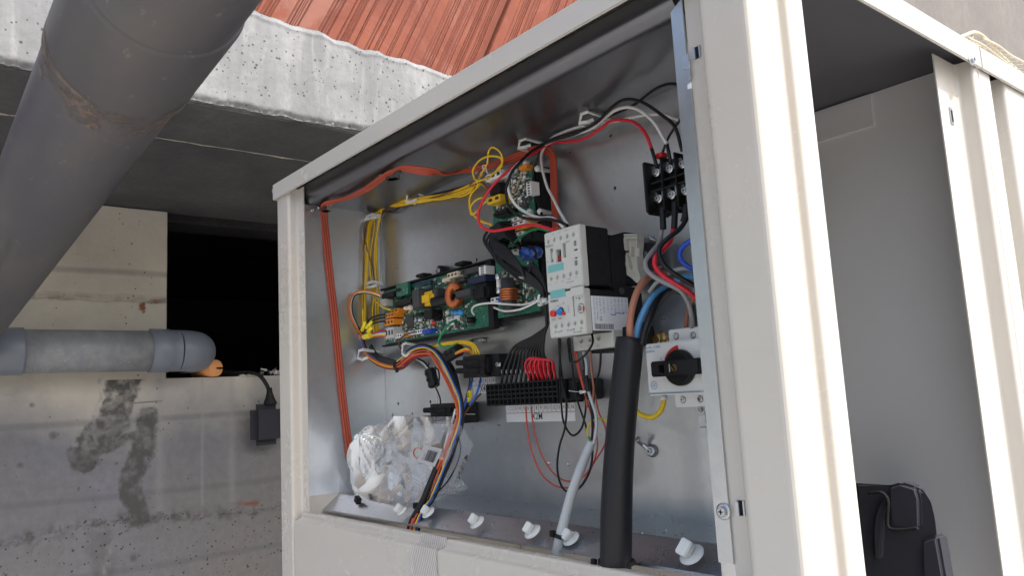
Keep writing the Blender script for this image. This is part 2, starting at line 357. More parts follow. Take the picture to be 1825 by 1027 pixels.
def grid_mesh(name, ys, zs, xf, stain=None, skip=None):
    Yg,Zg=np.meshgrid(ys,zs,indexing='ij'); Xg=xf(Yg,Zg); ny,nz=Yg.shape
    co=np.stack([Xg,Yg,Zg],-1).reshape(-1,3); idx=np.arange(ny*nz).reshape(ny,nz)
    q=np.stack([idx[:-1,:-1],idx[1:,:-1],idx[1:,1:],idx[:-1,1:]],-1)
    if skip is not None:
        yc=(Yg[:-1,:-1]+Yg[1:,1:])/2; z_=(Zg[:-1,:-1]+Zg[1:,1:])/2; q=q[~skip(yc,z_)]
    me=bpy.data.meshes.new(name); me.from_pydata(co.tolist(),[],q.reshape(-1,4).tolist()); me.polygons.foreach_set('use_smooth',[True]*len(me.polygons))
    if stain is not None:
        s=stain(Yg,Zg); a=me.color_attributes.new('stain','FLOAT_COLOR','POINT')
        c=np.ones((ny*nz,4)); 
        for i in range(3): c[:,i]=s[i].reshape(-1)
        a.data.foreach_set('color',c.reshape(-1))
    return me
def join_box(me, boxes):
    bm=bmesh.new(); bm.from_mesh(me)
    for b_ in boxes: bx(bm,*b_)
    bm.to_mesh(me); bm.free(); return me
G0=-1.0
bm=bmesh.new(); s=60; bm.faces.new([bm.verts.new(p) for p in ((-s,-s,G0),(s,-s,G0),(s,s,G0),(-s,s,G0))]); struct('ground',bm,'concrete_ground')

XW=-2.34; ZL=.104; YO=.6487; ZS=.587
zj=PX('K',500,375,XW).z
def axis(lo,hi,v0,v1,fine,coarse):
    a=list(np.arange(lo,v0,coarse))+list(np.arange(v0,v1,fine))+list(np.arange(v1,hi,coarse))+[hi]; return a
ys=sorted(set(axis(-1.0,4,.2,1.05,.0022,.05)+[YO])); zs=sorted(set(axis(G0,ZS,-.42,.60,.0022,.05)+[ZL]))
zs=[z for z in zs if z<=ZS]
yz=lambda x,y:(lambda p:(p.y,p.z))(PX('L',x,y,XW))
def wall_x(y,z):
    n=fbm(y,z,9,6,3)*.006
    cr=np.abs(z+.281+.012*np.sin(y*9)+fbm(y,z*0,11,4,5)*.03); n=n+np.exp(-(cr/.010)**2)*(.006+fbm(y,z,60,4,7)*.03)
    up=(z<-.285-.012*np.sin(y*9)); n=n+up*.004
    cj=np.abs(z-zj+fbm(y,z*0,15,4,9)*.012); n=n-np.exp(-(cj/.0045)**2)*.005*(y<YO)+np.exp(-((cj-.008)/.004)**2)*.004*(y<YO)
    return XW+n
def wall_s(y,z):
    wy=y+fbm(y,z,16,7,11,.65)*.055; wz=z+fbm(y,z,16,7,12,.65)*.06
    A=[yz(x,q) for x,q in ((590,60),(560,200),(545,280),(430,410),(395,455))]; B=[yz(x,q) for x,q in ((715,280),(690,400),(630,560),(655,740))]; C_=[yz(430,445),yz(560,400),yz(690,350)]
    d=np.full_like(y,9.)
    for L_,w in ((A,.040),(B,.030),(C_,.018)):
        for a,b_ in zip(L_,L_[1:]): d=np.minimum(d,seg_d(wy,wz,a,b_)-w)
    n=fbm(y,z,60,5,15)
    r=np.clip(.5-d/.009,0,1)*np.clip(.75+n*1.6,.2,1)*(z<ZL)
    r=np.maximum(r,np.clip(.5-(seg_d(wy,wz,yz(480,850),yz(500,1000))-.03)/.02,0,1)*.4)
    cr=np.abs(z+.281+.012*np.sin(y*9)); r=np.maximum(r,np.exp(-(cr/.02)**2)*np.clip(fbm(y,z,40,4,17)*5,0,1)*.75)
    cj=np.abs(z-zj); r=np.maximum(r,np.exp(-(cj/.008)**2)*np.clip(.25+fbm(y,z,50,4,18)*3,0,1)*(y<YO)*.6)
    for (cx,cy,rad) in ((225,905,42),): # ring print
        q=yz(cx,cy); dd=np.abs(np.hypot((y-q[0])*.8,z-q[1])-.028); r=np.maximum(r,np.exp(-(dd/.0018)**2)*.5*np.clip(.6+fbm(y,z,30,3,4)*3,0,1))
    for cx,cy,rad in ((253,362,.010),(95,507,.008),(628,940,.012),(372,620,.005),(550,495,.005),(150,220,.006)):
        q=yz(cx,cy); r=np.maximum(r,np.clip(1.3-np.hypot(y-q[0],z-q[1])/rad+fbm(y,z,90,3,5),0,1)*.7)
    q=yz(620,210); q2=yz(765,200); r=np.maximum(r,np.clip(1-seg_d(y,z,q,q2)/.003,0,1)*.9)
    g=np.zeros_like(y)
    for (a,b_,w) in ((yz(450,350),yz(620,290),.012),(yz(650,250),yz(740,250),.01),(yz(470,90),yz(440,400),.008),(yz(530,870),yz(500,1000),.014)):
        g=np.maximum(g,np.clip(1-seg_d(wy,wz,a,b_)/w,0,1)*np.clip(.5+n*3,0,1)*.8)
    for yy,w in ((yz(760,400)[0],.012),(yz(1100,400)[0],.010),(yz(960,400)[0],.005)):
        g=np.maximum(g,np.exp(-((y-yy+fbm(y*0,z,3,3,8)*.01)/w)**2)*.40*(z<ZL)*(z>-.26))
    b3=np.exp(-((z+.272+fbm(y,z*0,11,4,5)*.02)/.006)**2)*np.clip(fbm(y,z,18,3,21)*4,0,1)*(y>.7)
    q=PX('K',622,415,XW); b3=np.maximum(b3,np.clip(1.2-np.hypot(y-q.y,z-q.z)/.012+fbm(y,z,60,3,5)*2,0,1)*2)
    q=PX('K',680,385,XW); b3=np.maximum(b3,np.clip(1-np.hypot((y-q.y)*.5,z-q.z)/.008,0,1))
    return np.clip(r,0,.95),g,np.clip(b3,0,1)
me=grid_mesh('concrete_wall',ys,zs,wall_x,wall_s,skip=lambda y,z:(y>YO)&(y<1.7)&(z>ZL))
join_box(me,[(-2.6,-2.352,-1.0,4,G0,ZL),(-2.6,-2.352,-1.0,YO-.001,ZL+.0005,ZS),(-2.6,-2.352,1.7,4,ZL+.0005,ZS)])
tag(obj('concrete_wall',me,'concrete_wall'),'grey board-marked concrete wall with a dark damp stain and a black window opening','concrete wall')
# dark room behind the opening
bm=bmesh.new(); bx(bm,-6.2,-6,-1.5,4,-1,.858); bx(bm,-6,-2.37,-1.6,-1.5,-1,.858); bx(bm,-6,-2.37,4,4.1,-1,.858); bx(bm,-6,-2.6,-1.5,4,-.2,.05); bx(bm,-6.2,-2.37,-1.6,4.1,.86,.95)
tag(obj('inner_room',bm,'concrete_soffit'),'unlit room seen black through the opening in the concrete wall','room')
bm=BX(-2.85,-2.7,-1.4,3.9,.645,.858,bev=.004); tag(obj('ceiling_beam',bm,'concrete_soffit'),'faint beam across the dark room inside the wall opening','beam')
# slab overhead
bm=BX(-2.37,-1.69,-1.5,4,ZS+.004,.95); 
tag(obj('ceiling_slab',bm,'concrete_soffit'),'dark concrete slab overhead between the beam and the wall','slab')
# beam
XB=-1.444
def top_z(y): return .798-.058*(y-.56)
ys2=axis(-1.5,4,.05,1.1,.0018,.05); tt=np.linspace(0,1,150)
Yg,Tg=np.meshgrid(ys2,tt,indexing='ij'); tz=top_z(Yg)+fbm(Yg,Tg*0,14,5,31)*.022; bz=ZS+fbm(Yg,Tg*0,30,5,32)*.010
Zg=bz+(tz-bz)*Tg
edge=np.exp(-((Zg-bz)/.007)**2); te=np.exp(-((tz-Zg)/.012)**2)
Xg=XB+fbm(Yg,Zg,10,6,33)*.006-edge*(.006+.02*np.abs(fbm(Yg,Zg,45,4,34)))-te*.008+np.exp(-((tz-Zg-.012)/.006)**2)*.004
co=np.stack([Xg,Yg,Zg],-1).reshape(-1,3); idx=np.arange(co.shape[0]).reshape(Yg.shape)
q=np.stack([idx[:-1,:-1],idx[1:,:-1],idx[1:,1:],idx[:-1,1:]],-1).reshape(-1,4)
me=bpy.data.meshes.new('b'); me.from_pydata(co.tolist(),[],q.tolist()); me.polygons.foreach_set('use_smooth',[True]*len(me.polygons))
join_box(me,[(-1.684,XB-.016,-1.5,4,ZS-.001,.77)])
beam=tag(thing('concrete_beam','sunlit pale concrete beam with pitted face under the terracotta blocks','beam'),'sunlit pale concrete beam with pitted face under the terracotta blocks','beam')
obj('beam_face',me,'concrete_beam',beam)
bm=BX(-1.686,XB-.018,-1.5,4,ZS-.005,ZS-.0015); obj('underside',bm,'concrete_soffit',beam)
bm=bmesh.new(); rs=random.Random(4)

for i in range(50):
    yy=rs.uniform(-.3,2.2); q=Vector((XB-rs.uniform(.002,.016),yy,ZS+rs.uniform(-.003,.010))); a_,b_,c_=[rs.uniform(.001,.0032) for _ in range(3)]
    bmesh.ops.create_icosphere(bm,subdivisions=1,radius=1,matrix=Matrix.Translation(q)@Matrix.Rotation(rs.random()*6,4,'X')@Matrix.Diagonal((a_,b_*1.8,c_*.7,1)))
obj('broken_edge',bm,'crust',beam)
bm=bmesh.new(); tube(bm,[(-1.686,-.9+i*.03,ZS-.005+rs.uniform(-.002,.001)) for i in range(120)],[rs.choice([.0008,.0012,.002,.004]) for _ in range(120)],n=6,k=2)
obj('mortar_line',bm,'crust',beam)
# terracotta blocks: leaning ribs
XT=XB-.012
g0=PX('O',774,123,XT); g1=PX('O',829,0,XT); gd=Vector((0,g1.y-g0.y,g1.z-g0.z)).normalized(); gp=Vector((0,gd.z,-gd.y))
def block(s0,s1,seed,x0):
    r=random.Random(seed); prof=[(s0,-.02),(s0+.002,-.004)]; s_=s0+.004
    while s_<s1-.02:
        if r.random()<.75:
            w=r.choice([.004,.008,.014,.03])*r.uniform(.7,1.3); prof+=[(s_,0),(s_+w,0)]; s_+=w+.0015
        for k in range(r.randint(1,5)):
            d_=r.uniform(.0010,.0042); e_=r.uniform(.6,1.7); prof+=[(s_,-d_),(s_+.0012*e_,-d_),(s_+.0018*e_,0),(s_+.0034*e_,r.uniform(-.0006,.0004))]; s_+=.0046*e_
    prof+=[(s1-.002,-.004),(s1,-.02)]
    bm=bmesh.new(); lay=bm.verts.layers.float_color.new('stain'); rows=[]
    base=g0
    for s_,h in prof:
        row=[]
        for t in np.linspace((.70-base.z-gp.z*s_)/gd.z,1.0,60):
            jit=r.uniform(-.0004,.0004)
            v=bm.verts.new(base+gp*(s_+jit)+gd*t+Vector((h+x0+.0006*math.sin(t*30+s_*40),0,0))); c=1 if -.01<h<-.001 else 0; v[lay]=(c,c,c,1); row.append(v)  # attribute marks the scored grooves, which take a darker tone
        rows.append(row)
    for a,b_ in zip(rows,rows[1:]):
        for i in range(len(a)-1): bm.faces.new((a[i],b_[i],b_[i+1],a[i+1]))
    bm.normal_update()
    if sum(f.normal.x for f in bm.faces)<0: bmesh.ops.reverse_faces(bm,faces=bm.faces[:])
    return bm
seam=PX('O',867,98,XT); ss=(seam-g0).dot(gp)
bw=.245
for k,(lb) in ((0,'large sunlit terracotta hollow block between the dark seam and the big pipe'),(-1,'ribbed terracotta hollow block behind the big grey pipe, left of its neighbours'),(1,'orange terracotta hollow block right of the dark seam above the cabinet roof')):
    pass
W_=[(ss-1.1,ss-.003,'wide sunlit ribbed terracotta block left of the dark seam, above the concrete beam'),(ss+.003,ss+.6,'smoother orange terracotta block right of the dark seam, above the cabinet roof'),(ss+.606,ss+1.25,'farthest terracotta block, hidden mostly behind the cabinet roof')]
for i,(a,b_,lb) in enumerate(W_):
    tag(obj('terracotta_block',block(a,b_,7+i,-.002*i),'terracotta'),lb,'hollow block','terracotta blocks above the beam')
bm=BX(XT-.05,XT-.022,-.6,2,.75,1.7); tag(obj('block_wall_core',bm,'dark_metal'),'dark gap backing the seam between the terracotta blocks','wall core')
# rear wall far right
bm=BX(-1.9,-1.40,2.0,12,G0,5); tag(obj('rear_wall',bm,'concrete_rear'),'blurred brown concrete wall beyond the cabinet roof and wire guard','concrete wall')

# ------------------------------------------------------------------ pipes
big=thing('drain_pipe','large dark grey plastic pipe running diagonally overhead with a glued coupling','pipe')
ad=Vector((-.9977,.00788,-.0672)).normalized(); a0=Vector((-.6451,.1481,.2927))
def ap(x): return a0+ad*((x-a0.x)/ad.x)
r0=.055
bm=bmesh.new(); cyl(bm,ap(.25),ap(-2.2),r0,n=96); obj('pipe_tube',bm,'pvc_near',big)
xs=PX  # coupling between these stations
bm=bmesh.new()
c1,c2=ap(-.80),ap(-.535)
# stations from the photograph: lower rim passes (250,133), upper rim (400,0)
def station(px,py):
    rr=ray('O',px,py); rr=rr/np.linalg.norm(rr); A=np.array(ap(0)); d=np.array(ad); lo=None
    b_=d@rr; cc=rr*(rr@A)-A; t=(d@cc)/(1-b_*b_); return ap(0)+ad*float(t)
s1=station(262,134); s2=station(352,2)
lathe(bm,s1,(s2-s1),[(-.001,r0-.001),(0,r0+.0022),(.003,r0+.0027),((s2-s1).length-.004,r0+.0027),((s2-s1).length-.001,r0+.0020),((s2-s1).length,r0-.001)],n=96)
obj('coupling',bm,'pvc_near',big)
bm=bmesh.new(); lathe(bm,s1-(s2-s1).normalized()*.0012,(s2-s1),[(0,r0+.0001),(.0004,r0+.0014),(.0016,r0+.0024)],n=96,cap=False); obj('glue_bead',bm,'white_dirty',big); dv=(s2-s1).normalized(); bm=bmesh.new(); lathe(bm,s1-dv*.030,dv,[(0,r0+.0002),(.015,r0+.0004),(.0295,r0+.0003)],n=96,cap=False); obj('dirt_ring',bm,'grime',big); bm=bmesh.new(); lathe(bm,s1+dv*.001,dv,[(0,r0+.0029),(.012,r0+.0030),(.020,r0+.0029)],n=96,cap=False); obj('dirt_ring',bm,'grime',big)
st_=station(82,420); rdir=Vector(-(np.array(ray('O',82,420)))); rdir=(rdir-ad*rdir.dot(ad)).normalized(); sdir=ad.cross(rdir)
pt=text('EVAC 110x3,2 UNE-EN 1401 PVC-U',(0,0,0),.013,'ink_grey',big,u=(1,0,0),v=(0,1,0),name='print',align='CENTER')
for q in pt.data.vertices:
    an=q.co.y/r0; q.co=st_-ad*q.co.x+(rdir*math.cos(an)-sdir*math.sin(an)*(1 if sdir.z<0 else -1))*(r0+.0002)
hp=thing('horizontal_pipe','weathered silver-grey drain pipe lying level against the concrete wall, ending in a bend','pipe')
ctr=Vector((-2.26,0,.178)); z0=.176
bm=bmesh.new(); cyl(bm,(-2.26,.25,z0),(-2.26,.60,z0),.055,n=48); obj('pipe_tube',bm,'pvc_far',hp)
yl=PX('K',100,600,-2.26).y; yr=PX('K',648,600,-2.26).y
bm=bmesh.new(); lathe(bm,(-2.26,yl-.10,z0),(0,1,0),[(0,.0585),(.094,.0595),(.098,.0600),(.1,.055)],n=48); 
tube(bm,[(-2.26,yl-.09,z0),(-2.26,yl-.13,z0),(-2.20,yl-.16,z0),(-2.1,yl-.165,z0+.004)],.058,n=32,k=8); obj('left_bend',bm,'pvc_blue',hp)
bm=bmesh.new(); lathe(bm,(-2.26,yr,z0),(0,1,0),[(0,.055),(.002,.060),(.05,.0595),(.052,.0575),(.075,.0575)],n=48,cap=False)
R_=.062; cy=yr+.075; arc=[(-2.26-R_+R_*math.cos(a),cy+R_*math.sin(a)*1.0,z0) for a in np.linspace(0,math.pi/2,10)]+[(-2.26-R_-.12,cy+R_,z0)]
tube(bm,arc,.0573,n=40,k=3); obj('right_bend',bm,'pvc_blue',hp)
# orange foam tube on the ledge
q=PX('K',938,676,XW+.01); bm=bmesh.new(); rr=.0245
prof=[(0,.005),(0,rr-.002),(.002,rr),(.09,rr),(.09,.005)]
lathe(bm,(XW+.02,q.y,ZL+rr+.001),(-1,-.35,0),prof,n=32)
fo=obj('foam_tube',bm,'foam_orange'); cb=BX(XW-.02,XW+.06,q.y,q.y+.03,ZL+rr-.0015,ZL+rr+.0035,rot=None); cut(fo,cb)
tag(fo,'short orange foam tube with slotted end on the wall ledge beside the pipe bend','foam tube')
# white crumbs / plastic on ledge
bm=bmesh.new(); rs=random.Random(2)
q=PX('K',1190,695,XW)
for i in range(22):
    c=Vector((XW-.01+rs.uniform(-.02,.02),q.y+rs.uniform(-.03,.05),ZL+.006+rs.uniform(0,.012)))
    pts=[c+Vector([rs.uniform(-.012,.012) for _ in range(3)]) for _ in range(4)]; pts=[Vector((p.x,p.y,max(p.z,ZL+.001))) for p in pts]
    vs_=[bm.verts.new(p) for p in pts]; bm.faces.new(vs_[:3]); bm.faces.new((vs_[0],vs_[2],vs_[3])); bm.faces.new((vs_[0],vs_[3],vs_[1]))
tag(obj('plastic_scrap',bm,'white_dirty'),'crumpled whitish scrap on the wall ledge beside the cabinet post','plastic scrap')
bm=bmesh.new(); q2=PX('K',1090,703,XW+.005)
for i in range(5): bmesh.ops.create_icosphere(bm,subdivisions=2,radius=1,matrix=Matrix.Translation((q2.x-.01,q2.y+(i-2)*.010,ZL+.001))@Matrix.Diagonal((.010,.012,rs.uniform(.003,.007),1)))
tag(obj('mortar_lump',bm,'crust'),'low pale lump of mortar on the ledge under the black cord','mortar')
# hanging float switch
fs=thing('float_switch','black box-shaped float switch hanging by its cord over the edge of the wall ledge','float switch')
def K(x,y,X=XW+.045): return PX('K',x,y,X)
c=K(1160,922); w=(K(1225,920).y-K(1092,920).y); h=(K(1150,832).z-K(1150,1012).z)
bm=BX(c.x-.02,c.x+.02,c.y-w/2,c.y+w/2,c.z-h/2,c.z+h/2,bev=.017,seg=6); obj('housing',bm,'foam_black',fs)
bm=bmesh.new(); lathe(bm,(c.x,K(1178,835).y,c.z+h/2-.002),(0,-.05,1),[(0,.020),(.006,.019),(.02,.013),(.035,.009),(.05,.0075)],n=20); obj('cord_boot',bm,'black_matt',fs)
bm=bmesh.new(); tube(bm,[(c.x,K(1177,790).y,K(1177,790).z),(c.x-.004,K(1165,750).y,K(1165,750).z),(c.x-.02,K(1140,700).y,K(1140,705).z),(XW-.01,K(1110,690).y,ZL+.012),(XW-.06,K(1040,690).y,ZL+.010),(XW-.2,K(1000,690).y,ZL+.006)],.0062,n=10); obj('cord',bm,'black_matt',fs)
bm=bmesh.new(); tube(bm,[PX('K',935,680,XW+.0),(XW-.06,q2.y-.06,ZL+.02),(XW-.12,q2.y,ZL+.02)],.004,n=8); tag(obj('black_cord',bm,'black_matt'),'black cord coming out of the slotted foam tube on the ledge','cord')

# ------------------------------------------------------------------ cabinet
XR=-.258; XLo=-1.003; YF=.42; ZT=.306; ZTb=.2835; YE=1.75; YB=.555; XLw=-.9586; ZC=.270
cab=thing('chiller_cabinet','beige sheet-metal chiller cabinet with its front electrical box open','cabinet')
# roof: lipped tray
bm=bmesh.new(); bx(bm,XLo-.004,XR+.004,YF-.004,YF-.001,ZTb,ZT,bev=.0012); bx(bm,XR+.0012,XR+.004,YF-.0005,.80,ZTb,ZT,bev=.0008); bx(bm,XR+.0012,XR+.004,.8025,YE,ZTb,ZT,bev=.0008)
bx(bm,XLo-.004,XLo-.0015,YF-.0005,YE,ZTb,ZT,bev=.0008); bx(bm,XLo-.001,XR+.0008,YF,YE,ZT-.003,ZT-.0005)
roof=obj('roof',bm,'paint',cab)
def bolt(at, ax, r, parent, name='bolt', m='zinc'):
    ax=Vector(ax).normalized(); bm=bmesh.new(); at=Vector(at)
    lathe(bm,at,ax,[(0,r*1.6),(r*.18,r*1.6),(r*.3,r*1.2)],n=24); cyl(bm,at+ax*r*.2,at+ax*r*1.0,r,n=6,bev=r*.12)
    o=obj(name,bm,m,parent); bm=bmesh.new(); u,v=frame(ax); c=at+ax*r*1.02
    for d,e in ((u,v),(v,u)):
        p=[c-d*r*.5-e*r*.12,c+d*r*.5-e*r*.12,c+d*r*.5+e*r*.12,c-d*r*.5+e*r*.12]; prism(bm,p,ax*.0001)
    obj('cross_slot',bm,'void',o); return o
# left corner post
yq=[ (XLo,.60),(XLo,YF+.006),(XLo+.002,YF+.002),(XLo+.006,YF),(-.9635,YF),(-.9605,YF+.0015),(-.9605,.4365),(-.9575,.4365),(-.9575,YF+.001),(-.960,YF-.0) ]
def folded(bm, prof, z0_, z1_, t):
    # sheet following prof (x,y) with thickness t to the left of travel
    n=len(prof); pts=[Vector((x,y,0)) for x,y in prof]; off=[]
    for i in range(n):
        a=(pts[i]-pts[i-1]).normalized() if i else None; b_=(pts[i+1]-pts[i]).normalized() if i<n-1 else None
        a=a or b_; b_=b_ or a; m_=(a+b_).normalized(); nn=Vector((-m_.y,m_.x,0)); k=1/max(.4,nn.dot(Vector((-a.y,a.x,0)))); off.append(pts[i]+nn*t*k)
    R=[]
    for z in (z0_,z1_): R.append(([bm.verts.new((p.x,p.y,z)) for p in pts],[bm.verts.new((p.x,p.y,z)) for p in off]))
    (a0_,b0_),(a1_,b1_)=R
    for i in range(n-1):
        f=bm.faces.new((a0_[i],a0_[i+1],a1_[i+1],a1_[i])); f2=bm.faces.new((b0_[i+1],b0_[i],b1_[i],b1_[i+1])); f.smooth=f2.smooth=False
        bm.faces.new((a0_[i+1],a0_[i],b0_[i],b0_[i+1])); bm.faces.new((a1_[i],a1_[i+1],b1_[i+1],b1_[i]))
    bm.faces.new((a0_[0],a1_[0],b1_[0],b0_[0])); bm.faces.new((a0_[-1],b0_[-1],b1_[-1],a1_[-1]))
def rnd(prof, r, k=5):
    # round the corners of a polyline
    out=[prof[0]]
    for i in range(1,len(prof)-1):
        a,b_,c_=[Vector((*q,0)) for q in prof[i-1:i+2]]; d1=(a-b_); d2=(c_-b_); rr=min(r,d1.length*.45,d2.length*.45)
        p=b_+d1.normalized()*rr; q=b_+d2.normalized()*rr
        for j in range(k+1):
            t=j/k; w=p*(1-t)**2+b_*2*t*(1-t)+q*t*t; out.append((w.x,w.y))
    out.append(prof[-1]); return out
ZB=-.92
bm=bmesh.new(); folded(bm,rnd([(XLo,.62),(XLo,YF),(-.9650,YF),(-.9650,.434),(-.9480,.434)],.0045),ZB,ZTb+.008,.0012); obj('left_post',bm,'paint',cab)
# right corner post: front face, rounded corner, side face, groove, rib
bm=bmesh.new()
pr_=rnd([(-.3190,.4372),(-.2968,.4372),(-.2968,YF),(XR,YF),(XR,.4545),(-.2660,.4548),(-.2660,.4670),(XR,.4673),(XR,.4905),(-.275,.4905)],.0055)
folded(bm,pr_,ZB,ZTb+.01,.0012)
rp=obj('right_post',bm,'paint',cab)
# lower the top of the rear rib a little as in the photo : a notch block
# sill and front panel
bm=bmesh.new()
prof=[(.4445,-.150),(.4445,-.1325),(.4300,-.1305),(.4285,-.1345),(.4215,-.1375),(.4200,-.1400),(.4195,-.1440),(.4195,ZB)]
sill=[(a,b_) for a,b_ in prof]
def extr_x(bm, prof, x0,x1, t=None, smooth=False):
    A=[bm.verts.new((x0,y,z)) for y,z in prof]; B=[bm.verts.new((x1,y,z)) for y,z in prof]
    for i in range(len(prof)-1):
        f=bm.faces.new((A[i],A[i+1],B[i+1],B[i])); f.smooth=smooth
extr_x(bm,rnd([(.4445,-.160),(.4445,-.1315),(.4290,-.1300),(.4285,-.1375),(.4200,-.1395),(.4200,ZB)],.003),-.9600,-.2980)
for f in bm.faces: f.smooth=True
bmesh.ops.recalc_face_normals(bm,faces=bm.faces[:])
fp=obj('front_panel',bm,'paint',cab)
# inner beige liner behind sill/left
bm=bmesh.new(); bx(bm,-.9610,-.9592,.4345,.60,-.16,-.1118); obj('inner_liner',bm,'paint',cab)
bm=bmesh.new(); bx(bm,-.95,-.30,.447,.59,-.30,-.295); obj('lower_tray',bm,'black_matt',cab)
# partition, mid post, right side
YP=.815
bm=BX(XLo+.005,XR-.006,YP,YP+.002,ZB,ZT-.0055); 
part_=obj('partition_panel',bm,'paint_lit',cab)  # partition colour lightened to stand in for sky light from the side
bm=BX(XLo+.003,XR-.001,.47,YE-.01,ZT-.0048,ZT-.0032); obj('roof_shade_sheet',bm,'paint_shade',cab)  # added dark sheet: shade under the roof put into its colour
a_=P('W',730,645,YP); b2=P('W',985,580,YP); bm=BX(P('W',500,700,YP).x,b2.x,YP-.004,YP-.0003,b2.z,ZT-.0060,bev=.0025); obj('pressed_rib',bm,'paint_lit',cab)
XM=-.2737; ya_=PX('O',1665,113,XM).y; yb3=PX('O',1701,118,XM).y
bm=bmesh.new(); folded(bm,rnd([(XM,ya_),(XM,yb3),(XR,yb3+.0005),(XR,.8005),(-.263,.8015)],.004),ZB,ZTb+.008,.0012); obj('middle_post',bm,'paint',cab)
bm=bmesh.new(); folded(bm,rnd([(-.263,.8025),(XR,.8035),(XR,.832),(-.285,.834),(-.285,.866),(XR,.870),(XR,YE),(-.30,YE)],.004),ZB,ZTb+.008,.0012); obj('rear_side_panel',bm,'paint',cab)
bm=bmesh.new(); bx(bm,XLo,XLo+.0015,.625,YE,ZB,ZTb+.005); bx(bm,XLo+.002,XR-.002,YE-.002,YE,ZB,ZTb+.005); bx(bm,XLo,XR,.43,YE,ZB-.01,ZB); obj('hidden_side_panel',bm,'paint',cab)
bolt(PX('U',558,372,XR+.0042),(1,-.0,0),.0032,cab)
bolt(PX('Q',112,470,XLo-.0045)*1.0,(-1,0,0),.0035,cab)
# keyhole slot inserts
def slot(c,x,y,Y,w,h,parent):
    p=P(c,x,y,Y); bm=BX(p.x-w/2,p.x+w/2,Y-.0006,Y-.0001,p.z-h/2,p.z+h/2); obj('slot',bm,'void',parent)
    bm=bmesh.new(); bx(bm,p.x-w/2-.0012,p.x-w*.15,Y-.0022,Y-.0002,p.z-h/2,p.z+h/2-.0006,bev=.0003); bx(bm,p.x+w/2-.0004,p.x+w/2+.0006,Y-.0012,Y-.0002,p.z-h/2,p.z+h/2); obj('slot_clip',bm,'zinc',parent)
slot('R',478,480,.4372,.0045,.0085,cab); slot('T',395,312,.4372,.0045,.0095,cab); slot('Q',287,880,.434,.005,.0085,cab); slot('S',215,325,.434,.004,.0085,cab)
p=PX('W',1325,533,-.2675); bm=BX(-.2680,-.2662,p.y-.004,p.y+.004,p.z-.007,p.z+.007); 
p=PX('U',408,800,XM+.0002)
bm=bmesh.new(); bx(bm,XM-.0003,XM+.0009,p.y-.0035,p.y+.0035,p.z-.0085,p.z+.0085,bev=.0005); o=obj('slot_clip',bm,'zinc',cab); bm=BX(XM+.0010,XM+.0012,p.y-.0012,p.y+.0018,p.z-.0055,p.z+.0055); obj('slot',bm,'void',o)

# ------------------------------------------------------------------ electrical box (galvanised)
box=thing('electrical_box','open galvanised steel electrical box recessed in the cabinet front','electrical box')
XRw=-.3300
bm=BX(XLw-.001,XRw,YB,YB+.0015,-.1137,ZC+.002); bp=obj('back_panel',bm,'galv',box)
holes=[('E',258,425,1.7),('E',288,780,1.9),('B',818,147,1.6),('A',350,763,1.6),('A',800,716,2.2),('F',298,600,2.2),('F',257,685,2.2),('F',405,677,2.2),('F',543,585,2.4),('F',545,838,1.4),('G',157,573,1.2),('J',97,127,1.2),('F',530,296,2.4),('F',580,322,2.2),('G',446,788,2.0),('G',558,794,2.0),('D',744,290,2.2)]
cb=bmesh.new()
for c_,x,y,r in holes:
    p=P(c_,x,y,YB); cyl(cb,(p.x,YB-.01,p.z),(p.x,YB+.01,p.z),r*.001,n=16)
cut(bp,cb)
bm=BX(XLw-.001,XRw,YB+.02,YB+.022,-.15,ZC+.01); obj('hole_backing',bm,'void',box)  # added black sheet stands in for the darkness behind the punched holes
for c_,x,y in (('G',446,788),('G',558,794)):   # rivet nuts
    p=P(c_,x,y,YB); bm=bmesh.new(); lathe(bm,(p.x,YB-.0001,p.z),(0,-1,0),[(0,.0023),(.0008,.0021),(.0009,.0013),(-.004,.0012)],n=20,cap=False); obj('rivet_nut',bm,'steel',box)
# left wall with rounded front edge
bm=bmesh.new(); bx(bm,XLw-.0015,XLw,.4390,YB-.0002,-.1118,ZC); bx(bm,XLw-.0015,XLw+.0012,.4358,.4388,-.1118,ZC,bev=.0009); bx(bm,XLw-.0005,XLw+.0006,.480,.4815,-.1118,-.093)
obj('left_wall',bm,'galv_bright',box)
bm=bmesh.new(); bx(bm,XRw,XRw+.0015,.4375,YB-.0002,-.15,ZC); obj('right_wall',bm,'galv',box)
# ceiling with rolled front edge
bm=bmesh.new(); extr_x(bm,rnd([(.4575,ZC+.028),(.4375,ZC+.0265),(.4375,ZC+.0085),(.4475,ZC),(YB,ZC)],.004,6),XLw-.001,XRw); 
for f in bm.faces: f.smooth=True
bmesh.ops.recalc_face_normals(bm,faces=bm.faces[:]); obj('ceiling_panel',bm,'galv_shade',box)
bm=bmesh.new(); bx(bm,XLo+.01,XRw+.05,.4350,.4365,ZC+.0285,ZT-.0035); obj('top_gap_strip',bm,'void',box)
# shelf : ledge then sloping flange
bm=bmesh.new(); extr_x(bm,[(YB,-.1137),(.4815,-.1137),(.4800,-.1142),(.4580,-.1300),(.4570,-.1320)],XLw+.0008,XRw+.002); sv=obj('cable_shelf',bm,'galv_tray',box)
me=sv.data
for f in me.polygons: f.use_smooth=False
